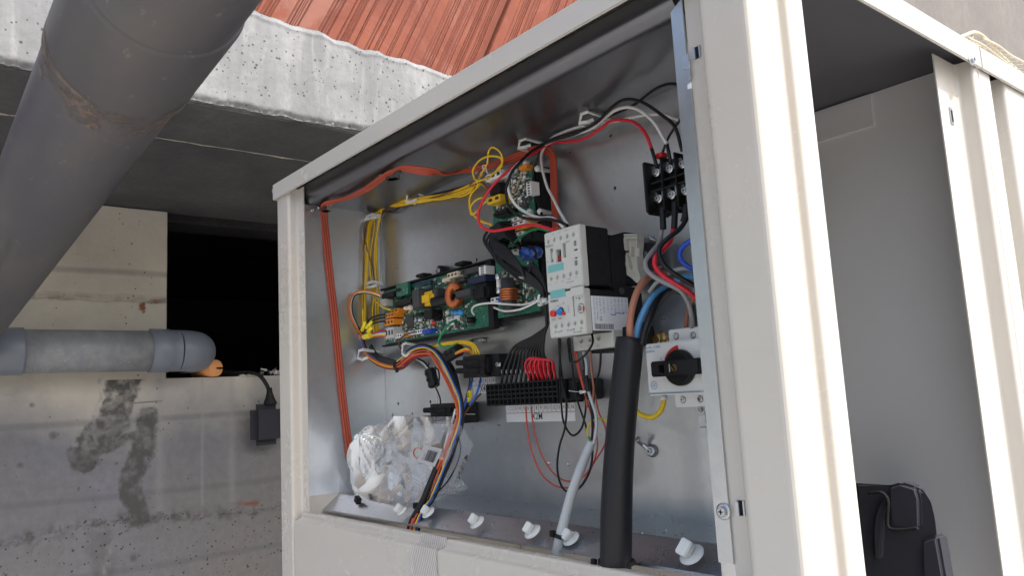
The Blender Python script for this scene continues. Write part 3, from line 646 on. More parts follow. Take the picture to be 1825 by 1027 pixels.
# shelf left end is cut at a slant : beige liner shows
# right flange strip
x0=P('R',240,90,.4365).x; x1=P('R',352,30,.4365).x
bm=bmesh.new(); zt=P('R',300,60,.4365).z; zb=P('T',290,860,.4365).z; zn=P('R',425,810,.4365).z; zm=P('R',400,500,.4365).z
pts=[(x0,zb),(x1+.0005,zb),(x1+.0005,zn),(x1-.0025,zn),(x1-.0025,zn+.004),(x1+.0005,zn+.005),(x1+.0005,zm-.010),(x1-.003,zm-.010),(x1-.003,zm),(x1-.0008,zm),(x1-.0008,zt+.004),(x0,zt-.002)]
prism(bm,[(a,.4352,b_) for a,b_ in pts],(0,.0014,0)); st=obj('right_flange',bm,'galv',box)
bm=BX(x1-.004,x1+.0014,.4342,.4350,zm-.010,zm,bev=.0003); obj('hinge_tab',bm,'steel',box)
bm=BX(x1-.0005,x1+.0018,.4340,.4350,zm-.019,zm-.0105,bev=.0005); obj('hinge_tab',bm,'steel',box)
p=P('T',220,345,.4350); bolt(p,(0,-1,0),.0034,box,'flange_screw')
bm=bmesh.new(); prism(bm,[P('D',x,y,YB-.003-.012*max(0,(y-560)/340)) for x,y in ((765,900),(785,800),(820,720),(862,650),(905,600),(950,570),(1010,580),(1060,640),(1085,740),(1085,900))],(0,.0014,0)); obj('earth_plate',bm,'galv_bright',box)  # brighter sheet colour stands in for part of the sky reflection
# ground symbols etched
def ring(bm,p,r,w,n=28,ax=(0,-1,0)):
    p=Vector(p); A=[];B=[]
    for i in range(n):
        a=2*math.pi*i/n; d=Vector((math.cos(a),0,math.sin(a))); A.append(bm.verts.new(p+d*r)); B.append(bm.verts.new(p+d*(r-w)))
    for i in range(n): bm.faces.new((A[i],A[(i+1)%n],B[(i+1)%n],B[i]))
def earth(c_,x,y,r,full=True):
    p=P(c_,x,y,YB-(.0125 if full else .0003)); bm=bmesh.new(); ring(bm,p,r,r*.09)
    w=r*.05
    for (a,b_,c2,d2) in ((0,-.02,0,.72),(-.55,-.05,.55,-.05),(-.38,-.28,.38,-.28),(-.2,-.5,.2,-.5)) if full else ((0,-.1,0,.7),):
        bx(bm,p.x+a*r-w,p.x+c2*r+w,p.y-.00003,p.y+.00003,p.z+b_*r-w,p.z+d2*r+w)
    obj('earth_mark',bm,'etch',box)
earth('D',880,758,.0044); earth('G',440,702,.0034,False); earth('G',551,705,.0034,False); earth('J',988,190,.0040,False)
# ------------------------------------------------------------------ components in the box
def fb(bm, c, cx, cy, w, h, Yf, Yb, bev=.0004):
    """box whose front face is centred on photo point (cx,cy), w x h photo units of that crop"""
    x0=P(c,cx-w/2,cy,Yf).x; x1=P(c,cx+w/2,cy,Yf).x; z1=P(c,cx,cy-h/2,Yf).z; z0=P(c,cx,cy+h/2,Yf).z
    bx(bm,x0,x1,Yf,Yb,z0,z1,bev=bev); return x0,x1,z0,z1
def FB(c,cx,cy,w,h,Yf,Yb,bev=.0004):
    bm=bmesh.new(); fb(bm,c,cx,cy,w,h,Yf,Yb,bev); return bm
def part(name,m,parent,*a,**k): return obj(name,FB(*a,**k),m,parent)
rnd_=random.Random(11)
def smd(parent, x0,x1,z0,z1,Y,n,seed,key='ink'):
    r=random.Random(seed)
    for m_,nn in (('lblack',n),('sticker',n//5),('resin_cream',n//3),('steel',n//2)):
        bm=bmesh.new()
        for i in range(nn):
            w,h=r.choice([(.0011,.0007),(.0007,.0011),(.0016,.0009),(.0009,.0006),(.0024,.0015),(.003,.0006),(.0006,.0028)]); x=r.uniform(x0,x1); z=r.uniform(z0,z1); 
            bx(bm,x-w,x+w,Y-r.uniform(.0005,.0012),Y,z-h,z+h)
        o=obj('surface_components',bm,m_,parent); o['kind']='stuff'
def conn(parent,c,cx,cy,w,h,Yf,Yb,m,pins=3,name='connector',horiz=True):
    bm=bmesh.new(); x0,x1,z0,z1=fb(bm,c,cx,cy,w,h,Yf,Yb,bev=.0004); o=obj(name,bm,m,parent)
    bm=bmesh.new()
    for i in range(pins):
        if horiz: a=x0+(x1-x0)*(i+.22)/pins; b_=x0+(x1-x0)*(i+.78)/pins; bx(bm,a,b_,Yf-.0001,Yf+.0001,z0+(z1-z0)*.3,z0+(z1-z0)*.75)
        else: a=z0+(z1-z0)*(i+.22)/pins; b_=z0+(z1-z0)*(i+.78)/pins; bx(bm,x0+(x1-x0)*.3,x0+(x1-x0)*.75,Yf-.0001,Yf+.0001,a,b_)
    obj('sockets',bm,'ink',o); return o
# --- power circuit board (low left)
Yp=.536
b1=thing('power_board','green power circuit board with copper-wound ring coil, tilted view low in the box','circuit board')
car=P('C',300,430,Yp+.002); x0=P('C',305,600,Yp+.002).x; x1=P('C',1240,500,Yp+.002).x; z1=P('C',1170,212,Yp+.002).z; z0=P('C',1240,775,Yp+.002).z
bm=bmesh.new(); bx(bm,x0,x1,Yp+.002,Yp+.0045,z0,z1,bev=.0005)
for (a,b_,c2,d2) in ((x0,x1,z1-.0018,z1+.0004),(x0,x1,z0-.0004,z0+.0018),(x1-.002,x1+.0003,z0,z1)): bx(bm,a,b_,Yp-.0045,Yp+.004,c2,d2,bev=.0004)
bx(bm,x1-.011,x1-.0022,Yp-.0035,Yp+.002,z0+.002,z1-.002,bev=.0006)
bx(bm,x0+.003,x1-.02,Yp+.0044,YB-.0005,z0+.004,z1-.006)
obj('carrier',bm,'black_matt',b1)
bx0=x0+.004; bx1=P('C',1168,400,Yp).x; bz1=z1-.003; bz0=z0+.003
obj('board',BX(bx0,bx1,Yp-.0008,Yp+.0008,bz0,bz1),'pcb',b1)
smd(b1,bx0+.005,bx1-.04,bz0+.003,bz0+.026,Yp-.0008,230,5); smd(b1,bx0+.03,bx1-.004,bz0+.028,bz1-.002,Yp-.0008,150,6)
for x,y in ((960,240),(630,338)):
    p=P('C',x,y,Yp-.004); bm=BX(p.x-.009,p.x+.009,Yp-.011,Yp+.004,p.z-.0012,p.z+.0028,bev=.0012); obj('snap_hook',bm,'black',b1)
def toro(parent, c,cx,cy,R,r,Y,m,ax=(0,-1,0),turns=34,wr=.0007,a0=0,a1=2*math.pi):
    ce=P(c,cx,cy,Y); bm=bmesh.new(); u,v=Vector((1,0,0)),Vector((0,0,1)); w=Vector((0,-1,0)); pts=[]
    n=turns*10
    for i in range(n+1):
        t=i/n; A=a0+(a1-a0)*t; B=2*math.pi*turns*t; d=u*math.cos(A)+v*math.sin(A); pts.append(ce+d*(R+r*math.cos(B))+w*(r*1.25*math.sin(B)))
    tube(bm,pts,wr,n=5,smooth=False); o=obj('ring_coil',bm,m,parent)
    bm=bmesh.new(); rings=[]
    for i in range(41):
        A=a0+(a1-a0)*i/40; d=u*math.cos(A)+v*math.sin(A); rings.append([bm.verts.new(ce+d*(R+r*.88*math.cos(b_))+w*r*1.12*math.sin(b_)) for b_ in [2*math.pi*j/10 for j in range(10)]])
    for A_,B_ in zip(rings,rings[1:]):
        for j in range(10): f=bm.faces.new((A_[j],A_[(j+1)%10],B_[(j+1)%10],B_[j])); f.smooth=True
    obj('ring_core',bm,'brown_wire',o); return o
toro(b1,'C',888,498,.0108,.0044,Yp-.016,'copper',turns=40,wr=.0006,a0=.45,a1=2*math.pi-.45)
part('choke_block','lblack',b1,'C',955,480,130,60,Yp-.024,Yp-.006,bev=.001)
part('filter_choke','black',b1,'C',1085,478,125,150,Yp-.021,Yp,bev=.004)
part('relay','dark_blue',b1,'C',1070,368,150,60,Yp-.014,Yp,bev=.0008)
conn(b1,'C',1117,290,58,72,Yp-.013,Yp,'white_plastic',4,'white_socket',False)
part('relay','lblack',b1,'C',1020,290,130,48,Yp-.012,Yp); part('relay','lblack',b1,'C',935,305,70,38,Yp-.012,Yp); part('relay','lblack',b1,'C',930,370,75,34,Yp-.011,Yp)
conn(b1,'C',868,328,88,46,Yp-.016,Yp,'resin_cream',3,'cream_socket'); part('cream_socket','resin_cream',b1,'C',815,368,70,30,Yp-.013,Yp)
def capc(parent,c,x0_,y0_,x1_,y1_,wpx,Y,m='black',top='steel',name='capacitor',cross=True):
    p0=P(c,x0_,y0_,Y); p1=P(c,x1_,y1_,Y+.001); r=pr(wpx/CROP[c][2],p0); ax=(p1-p0)
    bm=bmesh.new(); lathe(bm,p0,ax,[(0,r*.86),(r*.05,r*.97),(r*.15,r),(r*.3,r*.96),(r*.45,r),(ax.length,r)],n=28); o=obj(name,bm,m,parent)
    bm=bmesh.new(); cyl(bm,p0-ax.normalized()*.0002,p0,r*.84,n=28); t=obj('cap_top',bm,top,o)
    if cross:
        u,v=frame(ax); bm=bmesh.new(); q=p0-ax.normalized()*.00025
        for d,e in ((u+v,u-v),(u-v,u+v)):
            d=d.normalized(); e=e.normalized(); prism(bm,[q-d*r*.75-e*r*.05,q+d*r*.75-e*r*.05,q+d*r*.75+e*r*.05,q-d*r*.75+e*r*.05],-ax.normalized()*.0001)
        obj('score_mark',bm,'ink_grey',t)
def capd(parent,c,x,y,wpx,Y,L,m='black',tilt=(-.75,-.65,-.05),**k):
    p0=P(c,x,y,Y); r=pr(wpx/CROP[c][2],p0); ax=-Vector(tilt).normalized(); 
    bm=bmesh.new(); lathe(bm,p0,ax,[(0,r*.86),(r*.06,r*.97),(r*.15,r),(r*.32,r*.95),(r*.45,r),(L,r)],n=28); o=obj('capacitor',bm,m,parent)
    bm=bmesh.new(); cyl(bm,p0-ax*.0002,p0,r*.84,n=28); t=obj('cap_top',bm,'steel',o); u,v=frame(ax); bm=bmesh.new(); q=p0-ax*.00025
    for d,e in ((u+v,u-v),(u-v,u+v)):
        d=d.normalized(); e=e.normalized(); prism(bm,[q-d*r*.75-e*r*.06,q+d*r*.75-e*r*.06,q+d*r*.75+e*r*.06,q-d*r*.75+e*r*.06],-ax*.0001)
    obj('score_mark',bm,'ink',t)
capd(b1,'C',705,555,80,Yp-.022,.034,tilt=(-.95,-.3,0))
capd(b1,'C',583,413,34,Yp-.012,.026,'dark_blue',tilt=(-.98,-.15,0)); capd(b1,'C',402,456,28,Yp-.012,.012,tilt=(-.9,-.4,0)); capd(b1,'C',400,520,26,Yp-.010,.012,tilt=(-.9,-.4,0)); capd(b1,'C',567,662,34,Yp-.010,.012,tilt=(-.9,-.4,0))
capd(b1,'C',985,705,50,Yp-.010,.010,tilt=(-.5,-.8,0))
part('transformer_core','lblack',b1,'C',565,525,62,160,Yp-.026,Yp-.002,bev=.001); part('transformer_tape','yellow_conn',b1,'C',640,525,100,118,Yp-.023,Yp-.003,bev=.004); part('transformer_core','lblack',b1,'C',715,500,60,110,Yp-.018,Yp-.001,bev=.001)
part('heat_sink','black',b1,'C',455,560,150,55,Yp-.012,Yp-.001,bev=.002); part('driver_board','pcb',b1,'C',450,450,100,105,Yp-.010,Yp-.006); part('relay','black_matt',b1,'C',330,495,105,45,Yp-.012,Yp,bev=.001)
part('chip','lblack',b1,'C',515,710,55,90,Yp-.0028,Yp-.0008); part('bridge','black',b1,'C',665,655,70,75,Yp-.016,Yp,bev=.0008); part('diode','black',b1,'C',740,700,60,18,Yp-.006,Yp-.002,bev=.0015); part('diode','black',b1,'C',750,655,50,18,Yp-.006,Yp-.002,bev=.0015)
for x,y,w,m_ in ((875,638,48,'blue_cap'),(905,640,56,'blue_cap'),(940,640,62,'blue_cap'),(715,726,38,'red_btn'),(490,605,60,'resin_cream'),(520,600,50,'resin_cream'),(830,640,40,'resin_cream')):
    p=P('C',x,y,Yp-.011); r=pr(w/4.668,p); bm=bmesh.new(); bmesh.ops.create_uvsphere(bm,u_segments=20,v_segments=12,radius=1,matrix=Matrix.Translation(p)@Matrix.Diagonal((r,r*.55,r*.95 if w!=60 else r*.6,1)))
    for f in bm.faces: f.smooth=True
    bmesh.ops.rotate(bm,verts=bm.verts[:],cent=p,matrix=Matrix.Rotation(.9,3,'Z')); obj('disc_capacitor',bm,m_,b1)
p=P('C',820,700,Yp-.003); bm=FB('C',870,690,110,38,Yp-.0022,Yp-.0008); obj('board_label',bm,'ink_white',b1); text('EB1108',P('C',832,702,Yp-.0023),.0042,'ink',b1)
conn(b1,'C',650,798,68,34,Yp-.010,Yp,'bright_blue',3); conn(b1,'C',588,800,60,34,Yp-.010,Yp,'white_plastic',3); conn(b1,'C',485,825,40,36,Yp-.010,Yp,'orange_conn',2); conn(b1,'C',420,835,60,36,Yp-.010,Yp,'white_plastic',3); conn(b1,'C',525,812,60,30,Yp-.010,Yp,'white_plastic',3)
conn(b1,'C',340,722,78,50,Yp-.016,Yp,'orange_conn',3,'orange_plug'); conn(b1,'C',345,664,70,42,Yp-.016,Yp,'orange_conn',3,'orange_plug'); conn(b1,'C',388,627,60,36,Yp-.014,Yp,'orange_conn',2,'orange_plug')
conn(b1,'C',345,810,70,90,Yp-.014,Yp,'lgrey',3,'grey_plug'); part('grey_socket','beige_term',b1,'C',290,560,50,62,Yp-.012,Yp,bev=.001); part('grey_socket','lgrey',b1,'C',272,730,38,90,Yp-.008,Yp,bev=.001)
for x,y in ((440,725),(860,735),(905,740),(960,755),(1025,740)): part('chip','lblack' if x>900 else 'sticker',b1,'C',x,y,36,22,Yp-.0026,Yp-.0008,bev=.0002)
# mounting boss above board
p=P('C',752,292,YB-.012); bm=bmesh.new(); cyl(bm,(p.x,YB,p.z),(p.x,YB-.012,p.z),.0066,n=24,bev=.001); o=obj('mounting_foot',bm,'black',b1); bolt((p.x-.001,YB-.012,p.z),(0,-1,0),.0026,o,'screw','steel')
p=P('C',1210,780,YB-.004); obj('mounting_foot',BX(p.x-.010,p.x+.010,YB-.006,YB,p.z-.001,p.z+.002,bev=.0005),'steel',b1)
# --- main control board (upright)
Yc=.534
b2=thing('control_board','tall green control circuit board standing upright behind the black cable bunch','circuit board')
cz1=P('A',1105,155,Yc).z; cz0=P('A',1160,1010,Yc).z; cx0=P('A',905,600,Yc).x; cx1=P('A',1146,600,Yc).x
obj('board',BX(cx0,cx1,Yc-.0008,Yc+.0008,cz0,cz1),'pcb',b2)
obj('carrier',BX(cx0+.004,cx1+.006,Yc+.003,YB-.0004,cz0-.003,cz1-.006,bev=.001),'black_matt',b2)
smd(b2,cx0+.006,cx1-.006,P('A',1000,440,Yc).z,cz1-.004,Yc-.0008,260,9); smd(b2,cx0+.006,cx1-.006,cz0+.01,P('A',1000,760,Yc).z,Yc-.0008,120,19)
conn(b2,'A',1098,306,28,76,Yc-.012,Yc,'white_plastic',5,'white_socket',False)
conn(b2,'A',895,235,90,40,Yc-.014,Yc,'white_plastic',3,'white_socket'); part('black_socket','black',b2,'A',905,318,60,42,Yc-.012,Yc); part('black_socket','black',b2,'A',900,290,60,20,Yc-.012,Yc)
conn(b2,'A',898,370,76,40,Yc-.016,Yc,'yellow_conn',2,'yellow_plug'); part('orange_socket','orange_conn',b2,'B',425,268,70,36,Yc-.010,Yc,bev=.001)
part('chip','lblack',b2,'B',440,585,42,48,Yc-.003,Yc-.0008); part('black_socket','black',b2,'A',935,445,90,36,Yc-.016,Yc,bev=.002)
for y,m_,w in ((482,'white_plastic',90),(495,'orange_conn',120),(512,'white_plastic',100),(532,'yellow_conn',120),(572,'white_plastic',80),(602,'white_plastic',90),(664,'white_plastic',80)):
    conn(b2,'A',1040+(12 if m_ in('orange_conn','yellow_conn') else -16),y,w,20,Yc-(.018 if m_=='white_plastic' else .015),Yc,m_,3)
part('relay','black',b2,'A',1085,590,70,56,Yc-.018,Yc,bev=.001); part('relay','black',b2,'A',1050,640,90,28,Yc-.016,Yc,bev=.001)
def blob(parent,name,c,x,y,w,h,d,Y,m,amp=.08,rot=0):
    p=P(c,x,y,Y); s_=CROP[c][2]; a=pr(w/s_,p)/.9; b_=pr(h/s_,p); bm=bmesh.new(); bmesh.ops.create_icosphere(bm,subdivisions=4,radius=1)
    for v in bm.verts:
        k=1+amp*math.sin(v.co.x*9+v.co.z*2)*abs(v.co.z); v.co=Vector((v.co.x*a*k,v.co.y*d*k,v.co.z*b_*k))
    bmesh.ops.rotate(bm,verts=bm.verts[:],cent=(0,0,0),matrix=Matrix.Rotation(rot,3,'Y')); bmesh.ops.translate(bm,vec=p,verts=bm.verts[:])
    for f in bm.faces: f.smooth=True
    return obj(name,bm,m,parent)
blob(b2,'varistor','A',1085,682,95,80,.007,Yc-.020,'varistor'); blob(b2,'varistor','A',1140,675,80,72,.007,Yc-.018,'varistor'); blob(b2,'varistor','A',1120,680,95,80,.007,Yc-.014,'varistor')
bm=bmesh.new(); p=P('A',1118,672,Yc-.027)
tube(bm,[P('A',1100,640,Yc-.020),P('A',1122,650,Yc-.029),P('A',1138,675,Yc-.031),P('A',1138,705,Yc-.027)],.0014,n=8); obj('cable_tie',bm,'black',b2)
# coil of bare copper and fuse at its bottom
for k in range(5):
    ce=P('A',985,890+k*14,Yc-.012); bm=bmesh.new(); pts=[ce+Vector((.0088*math.cos(a),-.008*math.sin(a),.0006*math.sin(a*.5))) for a in np.linspace(0,2*math.pi,24)]; tube(bm,pts,.0017,n=8,smooth=False,sq=.7); obj('copper_turn',bm,'copper',b2)
bm=bmesh.new(); ce=P('A',985,918,Yc-.012); cyl(bm,ce+Vector((0,0,-.02)),ce+Vector((0,0,.018)),.0074,n=20); obj('coil_core',bm,'lblack',b2)
bm=bmesh.new(); p0=P('A',925,815,Yc-.008); p1=P('A',930,895,Yc-.008); cyl(bm,p0,p1,.0026,n=14); f_=obj('fuse',bm,'white_plastic',b2)
for p in (p0,p1): bm=bmesh.new(); d=(p1-p0).normalized(); cyl(bm,p-d*.003,p+d*.003,.0036,n=14,bev=.0005); obj('fuse_cap',bm,'steel',f_)
conn(b2,'A',905,945,50,26,Yc-.012,Yc,'white_plastic',2); part('blue_plug','bright_blue',b2,'A',932,943,22,26,Yc-.013,Yc)
part('white_socket','beige_term',b2,'A',1035,808,90,40,Yc-.010,Yc)
for x,y in ((1083,165),(1150,195),(1105,440),(1165,440)):
    p=P('A',x,y,Yc-.004); bm=bmesh.new(); lathe(bm,p,(0,-1,0),[(-.018,.002),(0,.0032),(.001,.0036),(.003,.0018)],n=14); obj('board_support',bm,'nylon',b2)

# --- contactor
YK=.4566
def poly_face(bm,c,pts,Y,t):
    prism(bm,[P(c,x,y,Y) for x,y in pts],(0,t,0))
KX1=-.459; KX0=-.504
con=thing('contactor','upper grey-fronted motor contactor with teal plate and red-brown indicator window','contactor')
KZ1=.1414; KZ0=.0885
bm=BX(KX0,KX1,YK,YK+.008,KZ0,KZ1,bev=.0008); cov=obj('front_cover',bm,'lgrey',con)
cb=bmesh.new(); hol=[]
for i,(x,y) in enumerate(((65,200),(107,187),(152,174),(197,161),(242,149),(86,463),(129,452),(174,441),(220,430),(265,419))):
    p=P('D',x,y,YK); cyl(cb,(p.x,YK-.01,p.z),(p.x,YK+.0062,p.z),.0022,n=20); hol.append(p)
for x,y,w,h in ((92,297,20,98),(140,300,38,92),(180,262,22,104),(256,212,20,38),(260,258,26,14),(262,316,22,12),(262,350,22,38)):
    p=P('D',x,y,YK); a=P('D',x-w/2,y,YK).x; b_=P('D',x+w/2,y,YK).x; c2=P('D',x,y-h/2,YK).z; d2=P('D',x,y+h/2,YK).z; bx(cb,a,b_,YK-.01,YK+.0055,d2,c2)
cut(cov,cb)
bm=bmesh.new()
for p in hol: cyl(bm,(p.x,YK+.0045,p.z),(p.x,YK+.0058,p.z),.0017,n=16,bev=.0002)
obj('terminal_screws',bm,'ink_grey',con)
bm=FB('D',125,300,130,110,YK+.0052,YK+.0078,bev=0); obj('window_back',bm,'void',con)
part('indicator','dred_wire',con,'D',145,317,26,40,YK+.002,YK+.0050,bev=.0003); part('slider','lgrey',con,'D',98,300,9,50,YK+.0012,YK+.005,bev=.0002)
part('name_plate','teal',con,'D',119,385,112,52,YK-.0003,YK+.0002,bev=.0001)
text('SIEMENS',P('D',48,246,YK),.0027,'ink_grey',con,sx=.98,bold=.02); text('SIRIUS',P('D',190,210,YK),.0021,'ink_grey',con); text('S00',P('D',60,350,YK),.0015,'ink_grey',con)
for s_,x,y in (('1 L1',50,168),('3 L2',92,155),('5 L3',137,142),('13 NO',180,130),('A1',234,112),('2 T1',70,506),('4 T2',115,494),('6 T3',160,484),('14 NO',202,471),('A2',258,457)): text(s_,P('D',x,y,YK),.0016,'ink_grey',con)
text('3RT1016-1AP01',P('D',195,494,YK),.0016,'ink_grey',con,sx=.9)
bm=BX(KX0+.0006,KX1-.0002,YK+.008,.492,KZ0+.001,KZ1-.0006,bev=.001); bx(bm,KX0+.001,KX1-.0006,.4915,.512,KZ0-.001,KZ1-.006,bev=.001); bx(bm,KX0+.001,KX1+.0002,.5115,.531,KZ0+.004,KZ1-.002,bev=.001)
bx(bm,KX1-.0012,KX1+.0004,.4648,.4690,KZ1-.026,KZ1-.020,bev=.0002)
obj('housing',bm,'black_matt',con)
bm=bmesh.new(); p=PX('D',430,168,KX1); bx(bm,KX1-.0001,KX1+.0004,p.y-.0012,p.y+.0012,p.z-.0025,p.z+.0025); p=PX('D',455,415,KX1); bx(bm,KX1-.0001,KX1+.0004,p.y-.0012,p.y+.0012,p.z-.0025,p.z+.0025)
bx(bm,KX1-.0001,KX1+.0003,.4655,.480,KZ1-.0275,KZ1-.0245); obj('side_recess',bm,'void',con)
# --- overload relay
rel=thing('overload_relay','lower grey-fronted overload relay with red stop button and blue reset knob','overload relay')
RZ1=.0868; RZ0=P('D',352,845,YK).z; RX0=P('D',88,700,YK).x; RX0=KX0
bm=BX(RX0,KX1,YK,YK+.008,RZ0,RZ1,bev=.0008); cov=obj('front_cover',bm,'lgrey',rel)
cb=bmesh.new(); hol=[]
for x,y in ((119,798),(162,792),(208,783),(254,776),(300,768)):
    p=P('D',x,y,YK); cyl(cb,(p.x,YK-.01,p.z),(p.x,YK+.006,p.z),.0022,n=20); hol.append(p)
for x,y,w,h in ((246,640,10,180),(232,545,8,50)):
    a=P('D',x-w/2,y,YK).x; b_=P('D',x+w/2,y,YK).x; c2=P('D',x,y-h/2,YK).z; d2=P('D',x,y+h/2,YK).z; bx(cb,a,b_,YK-.01,YK+.004,d2,c2)
cut(cov,cb)
bm=bmesh.new()
for p in hol: cyl(bm,(p.x,YK+.0045,p.z),(p.x,YK+.0058,p.z),.0017,n=16,bev=.0002)
obj('terminal_screws',bm,'ink_grey',rel)
part('name_plate','teal',rel,'D',134,568,106,56,YK-.0003,YK+.0002,bev=.0001)
part('cover_flap','lgrey',rel,'D',268,550,92,60,YK-.0016,YK+.0002,bev=.0004)
text('SIEMENS',P('D',83,632,YK),.0028,'ink',rel,sx=.98,bold=.02); text('SIRIUS',P('D',216,702,YK),.0024,'ink_grey',rel,u=(0,0,1),v=(-1,0,0))
p=P('D',90,708,YK-.004); bm=bmesh.new(); lathe(bm,(p.x,YK+.001,p.z),(0,-1,0),[(0,.0024),(.003,.0024),(.0033,.0029),(.0044,.0028),(.0050,.0018)],n=24); obj('stop_button',bm,'red_btn',rel)
p=P('D',152,692,YK-.001); bm=bmesh.new(); lathe(bm,(p.x,YK-.0001,p.z),(0,-1,0),[(0,.0036),(.0004,.0036)],n=24); obj('knob_seat',bm,'ink',rel)
bm=bmesh.new(); lathe(bm,(p.x,YK-.0003,p.z-.0006),(0,-1,0),[(0,.0031),(.0022,.0029),(.0026,.0024)],n=24); bx(bm,p.x-.0028,p.x+.0028,YK-.0036,YK-.0026,p.z-.0013,p.z+.0001,rot=Matrix.Rotation(.5,3,'Y')); kb=obj('reset_knob',bm,'blue_btn',rel)
p2=P('D',172,708,YK-.002); bm=bmesh.new(); cyl(bm,(p2.x,YK-.0030,p2.z),(p2.x,YK-.0002,p2.z),.0013,n=14); obj('knob_pointer',bm,'red_btn',kb)
p=P('D',300,670,YK); bm=bmesh.new(); lathe(bm,(p.x,YK-.0001,p.z),(0,-1,0),[(0,.0036),(.0003,.0036),(.0004,.0030),(.0012,.0028)],n=28); dl=obj('current_dial',bm,'lgrey',rel)
bm=bmesh.new(); ring(bm,(p.x,YK-.0003,p.z),.0041,.0006); ring(bm,(p.x,YK-.0014,p.z),.0020,.0004); bx(bm,p.x-.0004,p.x+.0004,YK-.0016,YK-.0013,p.z-.0018,p.z+.0018); obj('dial_mark',bm,'ink',dl)
p2=P('D',318,672,YK-.001); obj('dial_pointer',BX(p2.x-.0006,p2.x+.0008,YK-.0017,YK-.001,p2.z-.0018,p2.z+.0018),'red_btn',dl)
for s_,x,y,h in (('STOP',96,758,.0021),('RESET',140,748,.0021),('95',114,846,.0030),('NC',136,843,.0022),('96',154,839,.0030),('97',200,834,.0030),('NO',220,831,.0022),('98',240,828,.0030),('A2',292,818,.0032),('H',134,658,.0021),('A',172,640,.0026),('O',262,606,.0028),('I',306,597,.0028),('3RU1116-1BB0',245,845,.0020)): text(s_,P('D',x,y,YK),h*.82,'ink',rel)
bm=bmesh.new(); q=P('D',288,600,YK); ring(bm,(q.x,YK-.0002,q.z),.0013,.0003,n=4); ring(bm,(q.x,YK-.0002,q.z),.0006,.0006,n=4); obj('test_mark',bm,'ink',rel)
RBX=P('D',690,650,.530).x
bm=BX(RX0+.0006,KX1-.0002,YK+.008,.530,RZ0+.0015,RZ1-.0005,bev=.001); bx(bm,RX0+.004,KX1-.0008,.5005,.528,RZ0-.014,RZ0+.002,bev=.001); bx(bm,KX1-.02,KX1-.0004,.4935,.529,RZ1-.002,RZ1+.0035,bev=.0008); obj('housing',bm,'black',rel)
p=PX('D',585,548,KX1); bm=bmesh.new(); cyl(bm,(KX1-.0005,p.y,p.z),(KX1+.0006,p.y,p.z),.0030,n=18); obj('side_pin',bm,'lblack',rel)
# data sticker on the relay's side
l0=PX('D',366,590,KX1); l1=PX('D',632,830,KX1-.0003); q_=[PX('D',x,y,KX1+.0003) for x,y in ((366,588),(630,592),(634,828),(392,830))]
ya,yb_=l0.y,PX('D',632,700,KX1).y; za,zb_=PX('D',500,589,KX1).z,PX('D',500,829,KX1).z
bm=BX(KX1-.00015,KX1+.0003,ya,yb_,zb_,za,bev=.00005); stc=obj('data_sticker',bm,'sticker',rel)
r=random.Random(8); XT_=KX1+.00035
def line_txt(s_,fy,fz,h): text(s_,(KX1+.0003,ya+(yb_-ya)*fy,zb_+(za-zb_)*fz),h,'ink_pen' if False else 'ink_blue',stc,u=(0,0,-1),v=(0,1,0))
for fy,s_ in ((.06,'Overload relay  Relais thermique'),(.13,'IEC 60947-4-1  VDE 0660'),(.22,'10A gL/gG   AC-15'),(.31,'Ue 690V  50/60Hz'),(.42,'1  3  5  13  A1'),(.52,'2  4  6  14  A2'),(.62,'240V  1.5  0.55 kW'),(.72,'400V  3.3  1.1 kW'),(.82,'500V  4.5  1.5 kW'),(.92,'690V  6.0  2.2 kW')): line_txt(s_,fy,.96,.0018)
text('CE',(KX1+.0003,ya+(yb_-ya)*.20,zb_+(za-zb_)*.42),.0034,'ink',stc,u=(0,0,-1),v=(0,1,0))
bm=bmesh.new(); y_=ya+.0022
while y_<ya+(yb_-ya)*.55: w=r.choice([.0002,.0003,.0005]); bx(bm,XT_-.0001,XT_,y_,y_+w,zb_+.0012,zb_+.0058); y_+=w+r.choice([.0002,.0003,.0004])
obj('bar_code',bm,'ink',stc)
pn=[PX('D',x,y,KX1+.0005) for x,y in ((508,712),(522,716),(538,718),(540,708),(556,704),(575,706),(600,704),(602,696),(598,712))]; bm=bmesh.new(); tube(bm,pn,.00028,n=5); obj('pen_mark',bm,'ink_pen',stc)
# grey terminal block below
YT=.488
tb_=thing('auxiliary_terminal','small grey terminal strip under the overload relay with three screw holes','terminal strip')
ax0=P('D',243,920,YT).x; ax1=KX1+.0006; az1=RZ0-.0002; az0=P('D',468,948,YT).z
bm=BX(ax0,ax1,YT,YT+.012,az0,az1+.004,bev=.0006); o=obj('front_cover',bm,'lgrey',tb_); cb=bmesh.new()
for x,y in ((300,897),(362,888),(420,878)): p=P('D',x,y,YT); cyl(cb,(p.x,YT-.01,p.z),(p.x,YT+.006,p.z),.0026,n=20)
cut(o,cb); 
for s_,x,y in (('2 T1',222,955),('4 T2',288,948),('6 T3',345,940),('14/22',402,942)): text(s_,P('D',x,y,YT),.0020,'ink_grey',tb_)
bm=BX(ax0+.001,ax1+.010,YT+.012,.530,az0-.0005,az1+.006,bev=.0008); obj('housing',bm,'black',tb_)
